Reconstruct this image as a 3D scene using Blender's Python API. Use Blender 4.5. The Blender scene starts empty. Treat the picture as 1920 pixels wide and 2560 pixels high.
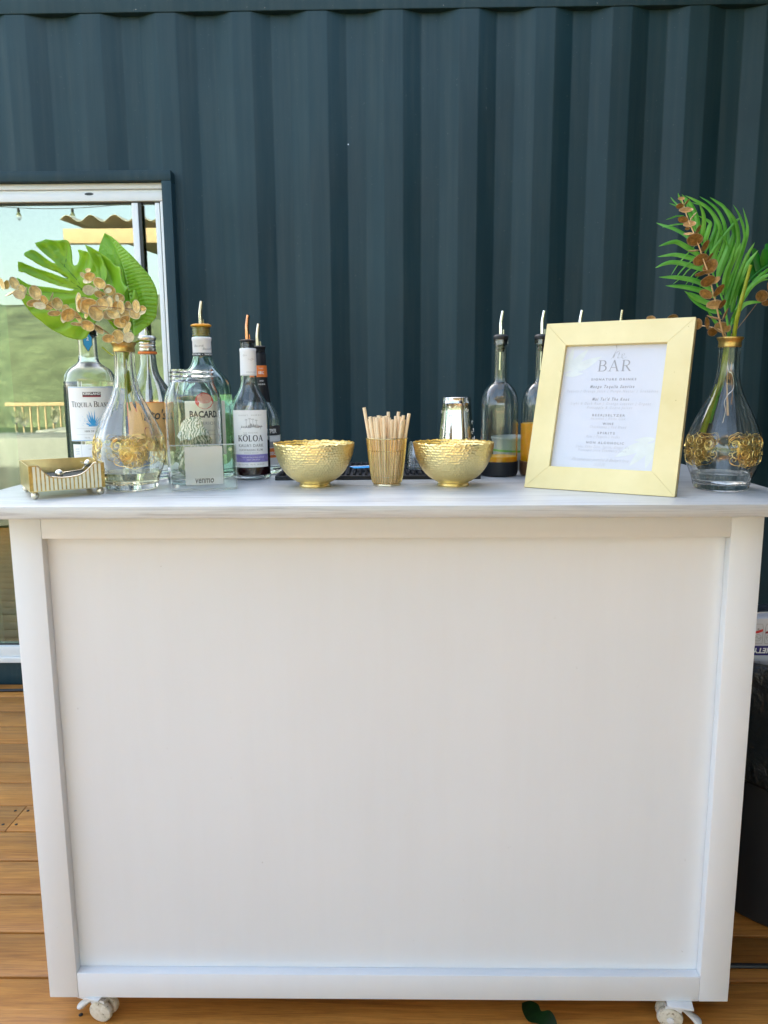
import bpy, bmesh, math, random
from mathutils import Vector, Matrix, noise
from mathutils.geometry import delaunay_2d_cdt
pi = math.pi; rnd = random.Random(7)
S = bpy.context.scene; COL = S.collection
# ------------------------------------------------------------ camera
CAM = Vector((0, 0, 1.175)); ZT = 0.986
cd = bpy.data.cameras.new('camera'); cam = bpy.data.objects.new('camera', cd); COL.objects.link(cam)
cd.sensor_fit = 'VERTICAL'; cd.sensor_height = 36.0; cd.lens = 36.0 * 1923 / 2560; cd.clip_start = .05; cd.clip_end = 3000
p, y, r = math.radians(9.4278), math.radians(.9092), math.radians(-.3395)
fw = Vector((-math.sin(y) * math.cos(p), math.cos(y) * math.cos(p), -math.sin(p)))
rt = Vector((math.cos(y), math.sin(y), 0)); up = rt.cross(fw)
r2 = rt * math.cos(r) + up * math.sin(r); u2 = up * math.cos(r) - rt * math.sin(r)
M = Matrix((r2, u2, -fw)).transposed().to_4x4(); M.translation = CAM; cam.matrix_world = M
S.camera = cam
# ------------------------------------------------------------ light
SUN_EL, SUN_AZ = math.radians(29), math.radians(-25)      # azimuth from +Y towards +X: front left, beyond the container
w = bpy.data.worlds.new('World'); S.world = w; w.use_nodes = True
nt = w.node_tree; nt.nodes.clear()
sky = nt.nodes.new('ShaderNodeTexSky'); sky.sky_type = 'NISHITA'; sky.sun_disc = False
sky.sun_elevation = SUN_EL; sky.sun_rotation = SUN_AZ; sky.dust_density = 3.0; sky.air_density = 1.0; sky.ozone_density = .25; sky.altitude = 50
bg = nt.nodes.new('ShaderNodeBackground'); bg.inputs[1].default_value = .15
wo = nt.nodes.new('ShaderNodeOutputWorld'); hz = nt.nodes.new('ShaderNodeHueSaturation'); hz.inputs['Saturation'].default_value = .80; nt.links.new(sky.outputs[0], hz.inputs['Color']); nt.links.new(hz.outputs[0], bg.inputs[0]); nt.links.new(bg.outputs[0], wo.inputs[0])
sd = bpy.data.lights.new('sun', 'SUN'); sd.energy = 2.0; sd.angle = math.radians(.6); sd.color = (1, .95, .86)
so = bpy.data.objects.new('sun', sd); COL.objects.link(so)
sdir = Vector((math.sin(SUN_AZ) * math.cos(SUN_EL), math.cos(SUN_AZ) * math.cos(SUN_EL), math.sin(SUN_EL)))
so.rotation_euler = sdir.to_track_quat('Z', 'Y').to_euler(); so.location = (-6, 8, 9)
vs = S.view_settings; vs.view_transform = 'Standard'; vs.look = 'None'; vs.exposure = 2.75; vs.gamma = 1; vs.use_curve_mapping = False
S.render.engine = 'CYCLES'
cy = S.cycles; cy.max_bounces = 14; cy.transmission_bounces = 14; cy.transparent_max_bounces = 16; cy.glossy_bounces = 6; cy.diffuse_bounces = 5
cy.use_denoising = True; cy.sample_clamp_indirect = 6; cy.caustics_reflective = True; cy.caustics_refractive = True; cy.blur_glossy = .3

# ------------------------------------------------------------ helpers
def link(o, parent=None):
    COL.objects.link(o)
    if parent: o.parent = parent
    return o
def thing(name, label, cat, loc=(0, 0, 0), rz=0, group=None):
    o = bpy.data.objects.new(name, None); o.empty_display_size = .03; link(o)
    o.location = loc; o.rotation_euler = (0, 0, rz); o['label'] = label; o['category'] = cat
    if group: o['group'] = group
    return o
def tag(o, label=None, cat=None, group=None, kind=None):
    for k, v in (('label', label), ('category', cat), ('group', group), ('kind', kind)):
        if v: o[k] = v
    return o
class MB:
    def __init__(s): s.v = []; s.f = []; s.m = []; s.cb = False
    def add(s, vs, fs, m=0):
        n = len(s.v); s.v += [tuple(a) for a in vs]; s.f += [tuple(i + n for i in f) for f in fs]; s.m += [m] * len(fs); return s
    def box(s, x0, x1, y0, y1, z0, z1, m=0):
        return s.add([(x, y, z) for x in (x0, x1) for y in (y0, y1) for z in (z0, z1)],
                     [(0, 1, 3, 2), (4, 6, 7, 5), (0, 4, 5, 1), (2, 3, 7, 6), (0, 2, 6, 4), (1, 5, 7, 3)], m)
    def cbox(s, x0, x1, y0, y1, z0, z1, b=.002, m=0):
        s.cb = True; bm = bmesh.new(); bmesh.ops.create_cube(bm, size=1)
        for v in bm.verts: v.co = Vector(((x0 + x1) / 2 + v.co.x * (x1 - x0), (y0 + y1) / 2 + v.co.y * (y1 - y0), (z0 + z1) / 2 + v.co.z * (z1 - z0)))
        bmesh.ops.bevel(bm, geom=bm.edges[:], offset=b, segments=2, affect='EDGES', profile=.5)
        bm.verts.index_update(); s.add([v.co[:] for v in bm.verts], [[v.index for v in f.verts] for f in bm.faces], m); bm.free(); return s
    def lathe(s, prof, seg=48, pw=2.0, fn=None, m=0, c=(0, 0)):
        vs = []; fs = []
        for i, (r, z) in enumerate(prof):
            for j in range(seg):
                a = 2 * pi * j / seg; ca, sa = math.cos(a), math.sin(a)
                k = (abs(ca) ** pw + abs(sa) ** pw) ** (-1 / pw) if pw != 2 else 1
                rr, zz = (r, z) if fn is None else fn(r, z, a, i)
                vs.append((c[0] + rr * k * ca, c[1] + rr * k * sa, zz))
        n = len(prof)
        for i in range(n - 1):
            for j in range(seg):
                a, b = i * seg + j, i * seg + (j + 1) % seg; fs.append((a, b, b + seg, a + seg))
        if prof[0][0] > 1e-6: fs.append(tuple(reversed(range(seg))))
        if prof[-1][0] > 1e-6: fs.append(tuple(range((n - 1) * seg, n * seg)))
        return s.add(vs, fs, m)
    def tube(s, pts, rad, seg=8, m=0, caps=True):
        pts = [Vector(q) for q in pts]; n = len(pts); rs = rad if isinstance(rad, (list, tuple)) else [rad] * n
        t0 = (pts[1] - pts[0]).normalized(); u = t0.orthogonal().normalized(); vs = []
        for i in range(n):
            t = (pts[min(i + 1, n - 1)] - pts[max(i - 1, 0)])
            t = t.normalized() if t.length > 1e-9 else t0
            u = (u - t * u.dot(t)); u = u.normalized() if u.length > 1e-6 else t.orthogonal().normalized(); b = t.cross(u)
            for j in range(seg):
                a = 2 * pi * j / seg; vs.append(pts[i] + (u * math.cos(a) + b * math.sin(a)) * rs[i])
        fs = [(i * seg + j, i * seg + (j + 1) % seg, (i + 1) * seg + (j + 1) % seg, (i + 1) * seg + j) for i in range(n - 1) for j in range(seg)]
        if caps: fs += [tuple(reversed(range(seg))), tuple(range((n - 1) * seg, n * seg))]
        return s.add(vs, fs, m)
    def sphere(s, c, r, seg=16, rings=10, m=0, sc=(1, 1, 1)):
        pr = [(max(r * math.sin(pi * i / rings), 1e-7), -r * math.cos(pi * i / rings)) for i in range(rings + 1)]
        k = len(s.v); s.lathe(pr, seg, m=m)
        for i in range(k, len(s.v)): v = s.v[i]; s.v[i] = (v[0] * sc[0] + c[0], v[1] * sc[1] + c[1], v[2] * sc[2] + c[2])
        return s
    def xf(s, M, k=0):
        for i in range(k, len(s.v)): s.v[i] = tuple(M @ Vector(s.v[i]))
        return s
    def mesh(s, name, mats, smooth=40):
        if s.cb: smooth = min(smooth, 25)
        me = bpy.data.meshes.new(name); me.from_pydata(s.v, [], s.f)
        for q in (mats if isinstance(mats, (list, tuple)) else [mats]): me.materials.append(q)
        me.polygons.foreach_set('material_index', s.m)
        if smooth:
            me.polygons.foreach_set('use_smooth', [True] * len(s.f)); me.update()
            try: me.set_sharp_from_angle(angle=math.radians(smooth))
            except Exception: pass
        me.update(); return me
    def obj(s, name, mats, parent=None, loc=(0, 0, 0), smooth=40, fix=False):
        me = s.mesh(name, mats, smooth)
        if fix:
            bm = bmesh.new(); bm.from_mesh(me); bmesh.ops.recalc_face_normals(bm, faces=bm.faces); bm.to_mesh(me); bm.free()
        o = bpy.data.objects.new(name, me); o.location = loc; return link(o, parent)
def inst(name, me, parent=None, loc=(0, 0, 0), rot=None, mat=None, sc=None):
    o = bpy.data.objects.new(name, me); link(o, parent)
    if mat is not None: o.matrix_local = mat
    else:
        o.location = loc
        if rot: o.rotation_euler = rot
        if sc: o.scale = sc
    return o
def chaikin(pts, n=2, keep=()):
    for _ in range(n):
        q = [pts[0]]
        for a, b in zip(pts, pts[1:]):
            q += [tuple(x * .75 + y_ * .25 for x, y_ in zip(a, b)), tuple(x * .25 + y_ * .75 for x, y_ in zip(a, b))]
        q.append(pts[-1]); pts = q
    return pts
def cr(pts, n=6):
    P = [Vector(q) for q in pts]; P = [P[0] * 2 - P[1]] + P + [P[-1] * 2 - P[-2]]; out = []
    for i in range(1, len(P) - 2):
        for k in range(n):
            t = k / n; a, b, c, d = P[i - 1], P[i], P[i + 1], P[i + 2]
            out.append(.5 * ((2 * b) + (c - a) * t + (2 * a - 5 * b + 4 * c - d) * t * t + (3 * b - a - 3 * c + d) * t ** 3))
    return out + [P[-2]]
# ------------------------------------------------------------ materials
class NT:
    def __init__(s, name):
        s.m = bpy.data.materials.new(name); s.m.use_nodes = True; s.t = s.m.node_tree; s.b = s.t.nodes['Principled BSDF']; s.o = s.t.nodes['Material Output']
    def n(s, typ, **kw):
        q = s.t.nodes.new('ShaderNode' + typ)
        for k, v in kw.items():
            if k[0] == '_': setattr(q, k[1:], v)
            else: q.inputs[k.replace('__', ' ')].default_value = v
        return q
    def l(s, a, b): s.t.links.new(a, b)
    def tc(s, scale=(1, 1, 1), kind='Object', rot=(0, 0, 0)):
        c = s.n('TexCoord'); mp = s.n('Mapping'); mp.inputs['Scale'].default_value = scale; mp.inputs['Rotation'].default_value = rot; s.l(c.outputs[kind], mp.inputs[0]); return mp.outputs[0]
    def ramp(s, fac, stops, interp='LINEAR'):
        q = s.n('ValToRGB'); q.color_ramp.interpolation = interp; e = q.color_ramp.elements
        while len(e) < len(stops): e.new(.5)
        for i, (pp, c) in enumerate(stops): e[i].position = pp; e[i].color = (*c, 1) if len(c) == 3 else c
        s.l(fac, q.inputs[0]); return q.outputs[0]
    def noise(s, vec, scale=5, detail=4, rough=.55, dist=0):
        q = s.n('TexNoise', Scale=scale, Detail=detail, Roughness=rough, Distortion=dist); s.l(vec, q.inputs['Vector']); return q.outputs[0]
    def bump(s, h, strength=.3, dist=.001):
        q = s.n('Bump', Strength=strength, Distance=dist); s.l(h, q.inputs['Height']); s.l(q.outputs[0], s.b.inputs['Normal']); return q
    def set(s, **kw):
        for k, v in kw.items(): s.b.inputs[k.replace('__', ' ')].default_value = v
        return s
def C3(c): return (*c, 1)
def plain(name, col, rough=.5, metal=0, var=.06, scale=40, bump=.15, bd=.0004, **kw):
    m = NT(name); m.set(Roughness=rough, Metallic=metal, **kw); v = m.tc()
    f = m.noise(v, scale, 4)
    m.l(m.ramp(f, [(.3, [c * (1 - var) for c in col]), (.7, [min(1, c * (1 + var)) for c in col])]), m.b.inputs['Base Color'])
    rr = m.n('MapRange'); m.l(m.noise(v, scale * .4, 3), rr.inputs[0]); rr.inputs[3].default_value = rough * .8; rr.inputs[4].default_value = min(1, rough * 1.2); m.l(rr.outputs[0], m.b.inputs['Roughness'])
    if bump: m.bump(m.noise(v, scale * 3, 3), bump, bd)
    return m.m
def glass(name, col=(1, 1, 1), ior=1.47, rough=0.0, bumpy=0, bs=20):
    m = NT(name); m.set(Transmission__Weight=1.0, IOR=ior, Roughness=rough); m.b.inputs['Base Color'].default_value = C3(col)
    if bumpy: m.bump(m.noise(m.tc(), bs, 2), bumpy, .002)
    return m.m
G = {}
G['wallpaint'] = plain('container_paint', (.0062, .0300, .0385), .6, var=.16, scale=2.2, bump=.3, bd=.0022, Coat__Weight=.10, Coat__Roughness=.5, Specular__IOR__Level=.30)
_m = G['wallpaint']; _t = _m.node_tree; _b = _t.nodes['Principled BSDF']; _src = _b.inputs['Base Color'].links[0].from_socket
_h = NT('tmp_streak'); bpy.data.materials.remove(_h.m); _h.m, _h.t, _h.b = _m, _t, _b
_mx = _h.n('Mix', _data_type='RGBA'); _h.l(_h.ramp(_h.noise(_h.tc((14, 14, .7)), 2.5, 5, .65), [(.42, (0, 0, 0)), (.75, (.16, .16, .16))]), _mx.inputs[0]); _h.l(_src, _mx.inputs[6]); _mx.inputs[7].default_value = (.09, .10, .085, 1)
_m2 = _h.n('Mix', _data_type='RGBA'); _h.l(_h.ramp(_h.noise(_h.tc(), 130, 2, .5), [(.745, (0, 0, 0)), (.765, (.5, .5, .5))]), _m2.inputs[0]); _h.l(_mx.outputs[2], _m2.inputs[6]); _m2.inputs[7].default_value = (.16, .17, .15, 1); _h.l(_m2.outputs[2], _b.inputs['Base Color'])
G['white'] = plain('white_paint', (.705, .735, .755), .42, var=.015, scale=6, bump=.12, bd=.0006)
G['vinyl'] = plain('white_vinyl', (.72, .73, .70), .35, var=.02, scale=8, bump=.05)
G['gasket'] = plain('black_gasket', (.02, .025, .022), .5)
G['black'] = plain('black_plastic', (.008, .010, .013), .5)
G['rubber'] = plain('black_rubber', (.012, .013, .017), .55, scale=120, bump=.3)
G['steel'] = plain('polished_steel', (.60, .59, .56), .14, 1, bump=.02)
G['steel2'] = plain('satin_silver', (.75, .74, .68), .3, 1, bump=.05)
G['brass'] = plain('warm_brass', (.72, .55, .25), .25, 1, var=.12, bump=.05)
G['champ'] = plain('champagne_metal', (.72, .66, .52), .28, 1, bump=.04)
G['copper'] = plain('copper_metal', (.80, .40, .22), .22, 1, bump=.04)
G['orange'] = plain('orange_plastic', (.80, .36, .02), .45)
G['orangep'] = plain('orange_print', (.85, .22, .04), .5)
G['paper'] = plain('white_label_paper', (.84, .85, .86), .55, var=.015, bump=.05)
G['cream'] = plain('cream_label_paper', (.75, .74, .66), .55, var=.02, bump=.05)
G['tanlabel'] = plain('tan_label_paper', (.72, .42, .16), .55, var=.08, scale=30)
G['ink'] = plain('dark_ink', (.05, .05, .055), .6, bump=0)
G['greyink'] = plain('grey_ink', (.33, .33, .34), .6, bump=0)
G['paleink'] = plain('pale_grey_ink', (.48, .48, .50), .6, bump=0)
G['silverink'] = plain('silver_ink', (.36, .355, .35), .45, bump=0)
G['red'] = plain('red_print', (.62, .04, .04), .5, bump=0)
G['maroon'] = plain('maroon_print', (.25, .02, .04), .5, bump=0)
G['blue'] = plain('blue_print', (.03, .33, .68), .5, bump=0)
G['navy'] = plain('navy_print', (.02, .015, .16), .5, bump=0)
G['purple'] = plain('purple_print', (.26, .22, .52), .55, var=.2, scale=300, bump=0)
G['pink'] = plain('pale_red_print', (.72, .42, .38), .5, bump=0)
G['sage'] = plain('pale_sage_print', (.60, .63, .60), .6, bump=0)
G['card'] = plain('menu_card', (.57, .585, .63), .5, var=.01, bump=.03)
G['glass'] = glass('clear_glass', (.985, .995, .985))
G['glassb'] = glass('pressed_clear_glass', (.98, .99, .975), bumpy=.25, bs=30)
G['green_glass'] = glass('green_tinted_glass', (.80, .97, .90))
G['plastic'] = glass('clear_plastic', (.97, .98, .97), 1.45, .06)
m = NT('clear_acrylic'); gl = m.n('BsdfGlossy', Roughness=.01); tr = m.n('BsdfTransparent'); tr.inputs[0].default_value = (.992, .996, .993, 1); ms = m.n('MixShader'); fr = m.n('Fresnel', IOR=1.49); m.l(fr.outputs[0], ms.inputs[0]); m.l(tr.outputs[0], ms.inputs[1]); m.l(gl.outputs[0], ms.inputs[2]); m.l(ms.outputs[0], m.o.inputs[0]); G['acrylic'] = m.m
G['acredge'] = plain('acrylic_cut_edge', (.80, .84, .80), .25, bump=0, Transmission__Weight=.55)
G['water'] = glass('clear_liquid', (.99, .99, .97), 1.33)
G['yellow_water'] = glass('yellowish_water', (.98, .93, .62), 1.33)
G['spirit'] = glass('clear_spirit', (.97, .985, .98), 1.35)
G['green_spirit'] = glass('green_clear_spirit', (.82, .965, .89), 1.35)
G['oj'] = plain('orange_juice', (.98, .46, .006), .35, bump=0, Subsurface__Weight=.15)
G['rum'] = plain('dark_rum', (.035, .004, .006), .12, bump=0)
G['straw'] = plain('paper_straw', (.84, .66, .43), .7, var=.06, scale=200)
G['strawin'] = plain('straw_inside', (.40, .26, .13), .8)
G['caster'] = plain('white_caster_plastic', (.66, .67, .66), .45, var=.04)
m = NT('scuffed_cream_wheel'); v = m.tc(); m.set(Roughness=.6)
m.l(m.ramp(m.noise(v, 90, 5, .7), [(.35, (.10, .08, .05)), (.42, (.55, .50, .38)), (.7, (.68, .65, .56))]), m.b.inputs['Base Color']); m.bump(m.noise(v, 120, 3), .4, .001); G['wheel'] = m.m
m = NT('white_paint_front'); v = m.tc(); m.set(Roughness=.42)
st = m.noise(m.tc((9, 9, .8)), 3, 4, .6); big = m.noise(v, 1.6, 3); dz = m.ramp(m.noise(v, 38, 4, .75), [(.24, (.55, .52, .47)), (.29, (1, 1, 1))])
mx = m.n('Mix', _data_type='RGBA', _blend_type='MULTIPLY'); mx.inputs[0].default_value = .5; m.l(m.ramp(big, [(.3, (.69, .725, .75)), (.7, (.73, .76, .785))]), mx.inputs[6]); m.l(dz, mx.inputs[7])
mx2 = m.n('Mix', _data_type='RGBA', _blend_type='MULTIPLY'); mx2.inputs[0].default_value = 1; m.l(mx.outputs[2], mx2.inputs[6]); m.l(m.ramp(st, [(.3, (.985, .983, .98)), (.6, (1, 1, 1))]), mx2.inputs[7]); m.l(mx2.outputs[2], m.b.inputs['Base Color'])
rr = m.n('MapRange'); m.l(st, rr.inputs[0]); rr.inputs[3].default_value = .33; rr.inputs[4].default_value = .52; m.l(rr.outputs[0], m.b.inputs['Roughness']); m.bump(m.noise(v, 260, 3, .6), .16, .0006); G['white'] = m.m
# countertop: white wood-grain laminate
m = NT('white_woodgrain'); v = m.tc((1.6, 26, 60)); g = m.noise(v, 3.2, 6, .62, 1.4)
g2 = m.noise(m.tc((.9, 9, 30)), 2.2, 3, .5, .8)
mx = m.n('Mix', _data_type='RGBA'); m.l(m.ramp(g2, [(.42, (0, 0, 0)), (.62, (.8, .8, .8))]), mx.inputs[0])
m.l(m.ramp(g, [(.30, (.32, .32, .315)), (.44, (.46, .465, .455)), (.58, (.56, .575, .56))]), mx.inputs[6]); mx.inputs[7].default_value = (.56, .575, .56, 1)
m.l(mx.outputs[2], m.b.inputs['Base Color']); m.set(Roughness=.34, Coat__Weight=.25, Coat__Roughness=.2); m.bump(g, .55, .0009); G['counter'] = m.m
# deck
m = NT('stained_deck_wood'); oi = m.n('ObjectInfo'); tcn = m.n('TexCoord'); ad = m.n('VectorMath', _operation='ADD'); m.l(tcn.outputs['Object'], ad.inputs[0])
sc_ = m.n('VectorMath', _operation='SCALE'); cmb = m.n('CombineXYZ'); m.l(oi.outputs['Random'], cmb.inputs[0]); m.l(oi.outputs['Random'], cmb.inputs[1]); m.l(cmb.outputs[0], sc_.inputs[0]); sc_.inputs['Scale'].default_value = 17; m.l(sc_.outputs[0], ad.inputs[1])
mp = m.n('Mapping'); mp.inputs['Scale'].default_value = (1.2, 22, 22); m.l(ad.outputs[0], mp.inputs[0])
g = m.noise(mp.outputs[0], 2.6, 7, .66, 1.2); fine = m.noise(mp.outputs[0], 14, 4, .7, .3); mot = m.noise(ad.outputs[0], 3, 4)
c1 = m.ramp(g, [(.25, (.30, .105, .018)), (.45, (.48, .195, .032)), (.62, (.60, .265, .05)), (.8, (.66, .31, .068))])
mx = m.n('Mix', _data_type='RGBA', _blend_type='MULTIPLY'); mx.inputs[0].default_value = .5; m.l(c1, mx.inputs[6]); m.l(m.ramp(fine, [(.3, (.45, .42, .4)), (.55, (1, 1, 1))]), mx.inputs[7])
mx2 = m.n('Mix', _data_type='RGBA', _blend_type='MULTIPLY'); mx2.inputs[0].default_value = .6; m.l(mx.outputs[2], mx2.inputs[6]); m.l(m.ramp(mot, [(.3, (.6, .58, .55)), (.65, (1.0, 1.0, 1.0))]), mx2.inputs[7])
hv = m.n('HueSaturation'); rr = m.n('MapRange'); m.l(oi.outputs['Random'], rr.inputs[0]); rr.inputs[3].default_value = .78; rr.inputs[4].default_value = 1.12; m.l(rr.outputs[0], hv.inputs['Value']); m.l(mx2.outputs[2], hv.inputs['Color'])
m.l(hv.outputs[0], m.b.inputs['Base Color']); m.set(Roughness=.5, Coat__Weight=.15, Coat__Roughness=.35); m.bump(g, .5, .002); G['deck'] = m.m
# hammered gold
G['gold'] = plain('hammered_gold', (.88, .71, .33), .30, 1, var=.06, scale=60, bump=.12, bd=.0008)
G['goldleaf'] = plain('dried_gold_leaf', (.80, .58, .24), .34, .75, var=.30, scale=2.4, bump=.35, bd=.06)
G['goldpale'] = plain('pale_gold_leaf_back', (.92, .78, .50), .42, .4, var=.2, scale=2.6, bump=.6, bd=.06)
G['goldrim'] = plain('antique_gold_rim', (.52, .37, .12), .38, .9, var=.3, scale=120, bump=.3)
G['goldink'] = plain('gilt_scroll', (.80, .62, .22), .28, 1, var=.15, scale=200, bump=.1)
m = NT('gold_foil_frame'); v = m.tc(); m.set(Metallic=.35, Roughness=.5)
sp = m.ramp(m.noise(v, 160, 2, .5), [(.22, (.35, .24, .08)), (.27, (1, 1, 1))]); mx = m.n('Mix', _data_type='RGBA', _blend_type='MULTIPLY'); mx.inputs[0].default_value = .6
m.l(m.ramp(m.noise(v, 9, 5), [(.3, (.64, .53, .25)), (.7, (.73, .62, .33))]), mx.inputs[6]); m.l(sp, mx.inputs[7]); m.l(mx.outputs[2], m.b.inputs['Base Color']); m.bump(m.noise(v, 60, 3), .1, .0005); G['foil'] = m.m
G['frameside'] = plain('bronze_frame_edge', (.16, .08, .035), .5, .3)
G['traygold'] = plain('tray_gold', (.66, .55, .27), .34, .8, var=.08, scale=50)
G['trayin'] = plain('napkin_dark', (.03, .04, .038), .8)
G['stripe'] = plain('ivory_stripe', (.72, .70, .52), .45, var=.05)
# gilt film printed on the vases: noise-broken transparent stencil
m = NT('gilt_film'); v = m.tc(); m.set(Metallic=.85, Roughness=.35); m.b.inputs['Base Color'].default_value = (.62, .42, .12, 1)
m.l(m.ramp(m.noise(v, 95, 4, .7, 1.5), [(.38, (.12, .12, .12)), (.52, (.7, .7, .7))]), m.b.inputs['Alpha']); G['film'] = m.m
# foliage
def leafmat(name, a, b, c, sc=30):
    m = NT(name); v = m.tc(); m.set(Roughness=.34, Subsurface__Weight=0)
    m.l(m.ramp(m.noise(v, sc, 3), [(.3, a), (.5, b), (.75, c)]), m.b.inputs['Base Color'])
    tr = m.n('BsdfTranslucent'); m.l(m.ramp(m.noise(v, sc, 3), [(.3, b), (.7, c)]), tr.inputs[0]); ms = m.n('MixShader'); ms.inputs[0].default_value = .35
    m.l(m.b.outputs[0], ms.inputs[1]); m.l(tr.outputs[0], ms.inputs[2]); m.l(ms.outputs[0], m.o.inputs[0]); m.bump(m.noise(v, 150, 3), .2, .0006); return m.m
G['monstera'] = leafmat('monstera_green', (.18, .40, .02), (.29, .55, .03), (.42, .66, .08), 9)
G['bananaleaf'] = leafmat('broadleaf_green', (.15, .38, .02), (.25, .52, .03), (.38, .64, .09), 9)
G['vein'] = leafmat('leaf_vein', (.05, .17, .015), (.07, .22, .02), (.10, .28, .03), 30)
G['palm'] = leafmat('palm_green', (.07, .30, .03), (.13, .43, .05), (.26, .60, .12), 25)
G['fern'] = leafmat('fern_green', (.01, .12, .01), (.02, .20, .015), (.03, .30, .03), 25)
G['stem'] = leafmat('yellow_green_stem', (.22, .32, .02), (.35, .42, .03), (.45, .52, .06), 60)
G['darkleaf'] = leafmat('dark_fallen_leaf', (.003, .018, .004), (.005, .03, .006), (.008, .045, .008), 40)
G['brownstem'] = plain('brown_gold_stem', (.30, .17, .07), .5, .3, scale=100)
G['tanstem'] = plain('tan_gold_stem', (.66, .46, .24), .5, .2, scale=100)
m = NT('banknote_print'); v = m.tc((1, 1, 1)); wv = m.n('TexWave', Scale=60, Distortion=14, Detail=4); m.l(v, wv.inputs[0]); m.set(Roughness=.75)
m.l(m.ramp(wv.outputs[1], [(.2, (.22, .30, .18)), (.5, (.58, .62, .46)), (.8, (.85, .85, .72))]), m.b.inputs['Base Color']); G['cash'] = m.m
m = NT('bin_bag_film'); v = m.tc((1, 1, .6)); m.b.inputs['Base Color'].default_value = (.006, .011, .015, 1); m.set(Roughness=.32); m.bump(m.noise(v, 14, 5, .6, 1.2), .9, .02); G['bag'] = m.m
# window pane: solar-control glass, partly mirror-like
m = NT('window_glass'); gl = m.n('BsdfGlossy', Roughness=.008); gl.inputs[0].default_value = (.84, .88, .76, 1); tr = m.n('BsdfTransparent'); tr.inputs[0].default_value = (.80, .87, .80, 1)
ms = m.n('MixShader'); fr = m.n('Fresnel', IOR=1.5); md = m.n('Math', _operation='MULTIPLY_ADD'); m.l(fr.outputs[0], md.inputs[0]); md.inputs[1].default_value = .9; md.inputs[2].default_value = .155
m.l(md.outputs[0], ms.inputs[0]); m.l(tr.outputs[0], ms.inputs[1]); m.l(gl.outputs[0], ms.inputs[2]); m.l(ms.outputs[0], m.o.inputs[0])
bp = m.n('Bump', Strength=.06, Distance=.01); m.l(m.noise(m.tc(), 1.2, 2), bp.inputs['Height']); m.l(bp.outputs[0], gl.inputs['Normal']); G['pane'] = m.m
G['curtain'] = leafmat('pale_green_curtain', (.34, .46, .30), (.42, .54, .38), (.50, .60, .45), 5)
G['room'] = plain('room_wall', (.42, .42, .36), .8)
G['grass'] = plain('lawn_green', (.07, .11, .04), .9, var=.35, scale=4, bump=.6, bd=.05)
G['hill'] = plain('wooded_green', (.14, .175, .09), .9, var=.45, scale=.45, bump=.5, bd=.5)
G['canvas'] = plain('cream_canvas', (.52, .51, .44), .8)
G['timber'] = plain('pale_timber', (.50, .38, .22), .7, scale=20)
G['cloth'] = plain('white_tablecloth', (.42, .43, .38), .8, var=.02)
G['bulb'] = glass('bulb_glass', (1, .93, .8))
# ------------------------------------------------------------ text
def textmesh(s, size, bold=0.0, shear=0.0, align='CENTER', space=1.0, sx=1.0):
    c = bpy.data.curves.new('t', 'FONT'); c.body = s; c.size = size; c.offset = bold; c.shear = shear; c.align_x = align; c.align_y = 'BOTTOM_BASELINE'; c.space_character = space; c.resolution_u = 2
    o = bpy.data.objects.new('t', c); COL.objects.link(o); dg = bpy.context.evaluated_depsgraph_get(); me = o.evaluated_get(dg).to_mesh()
    vs = [(v.co.x * sx, v.co.y) for v in me.vertices]; fs = [tuple(q.vertices) for q in me.polygons]
    o.evaluated_get(dg).to_mesh_clear(); bpy.data.objects.remove(o); bpy.data.curves.remove(c); return vs, fs
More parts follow.
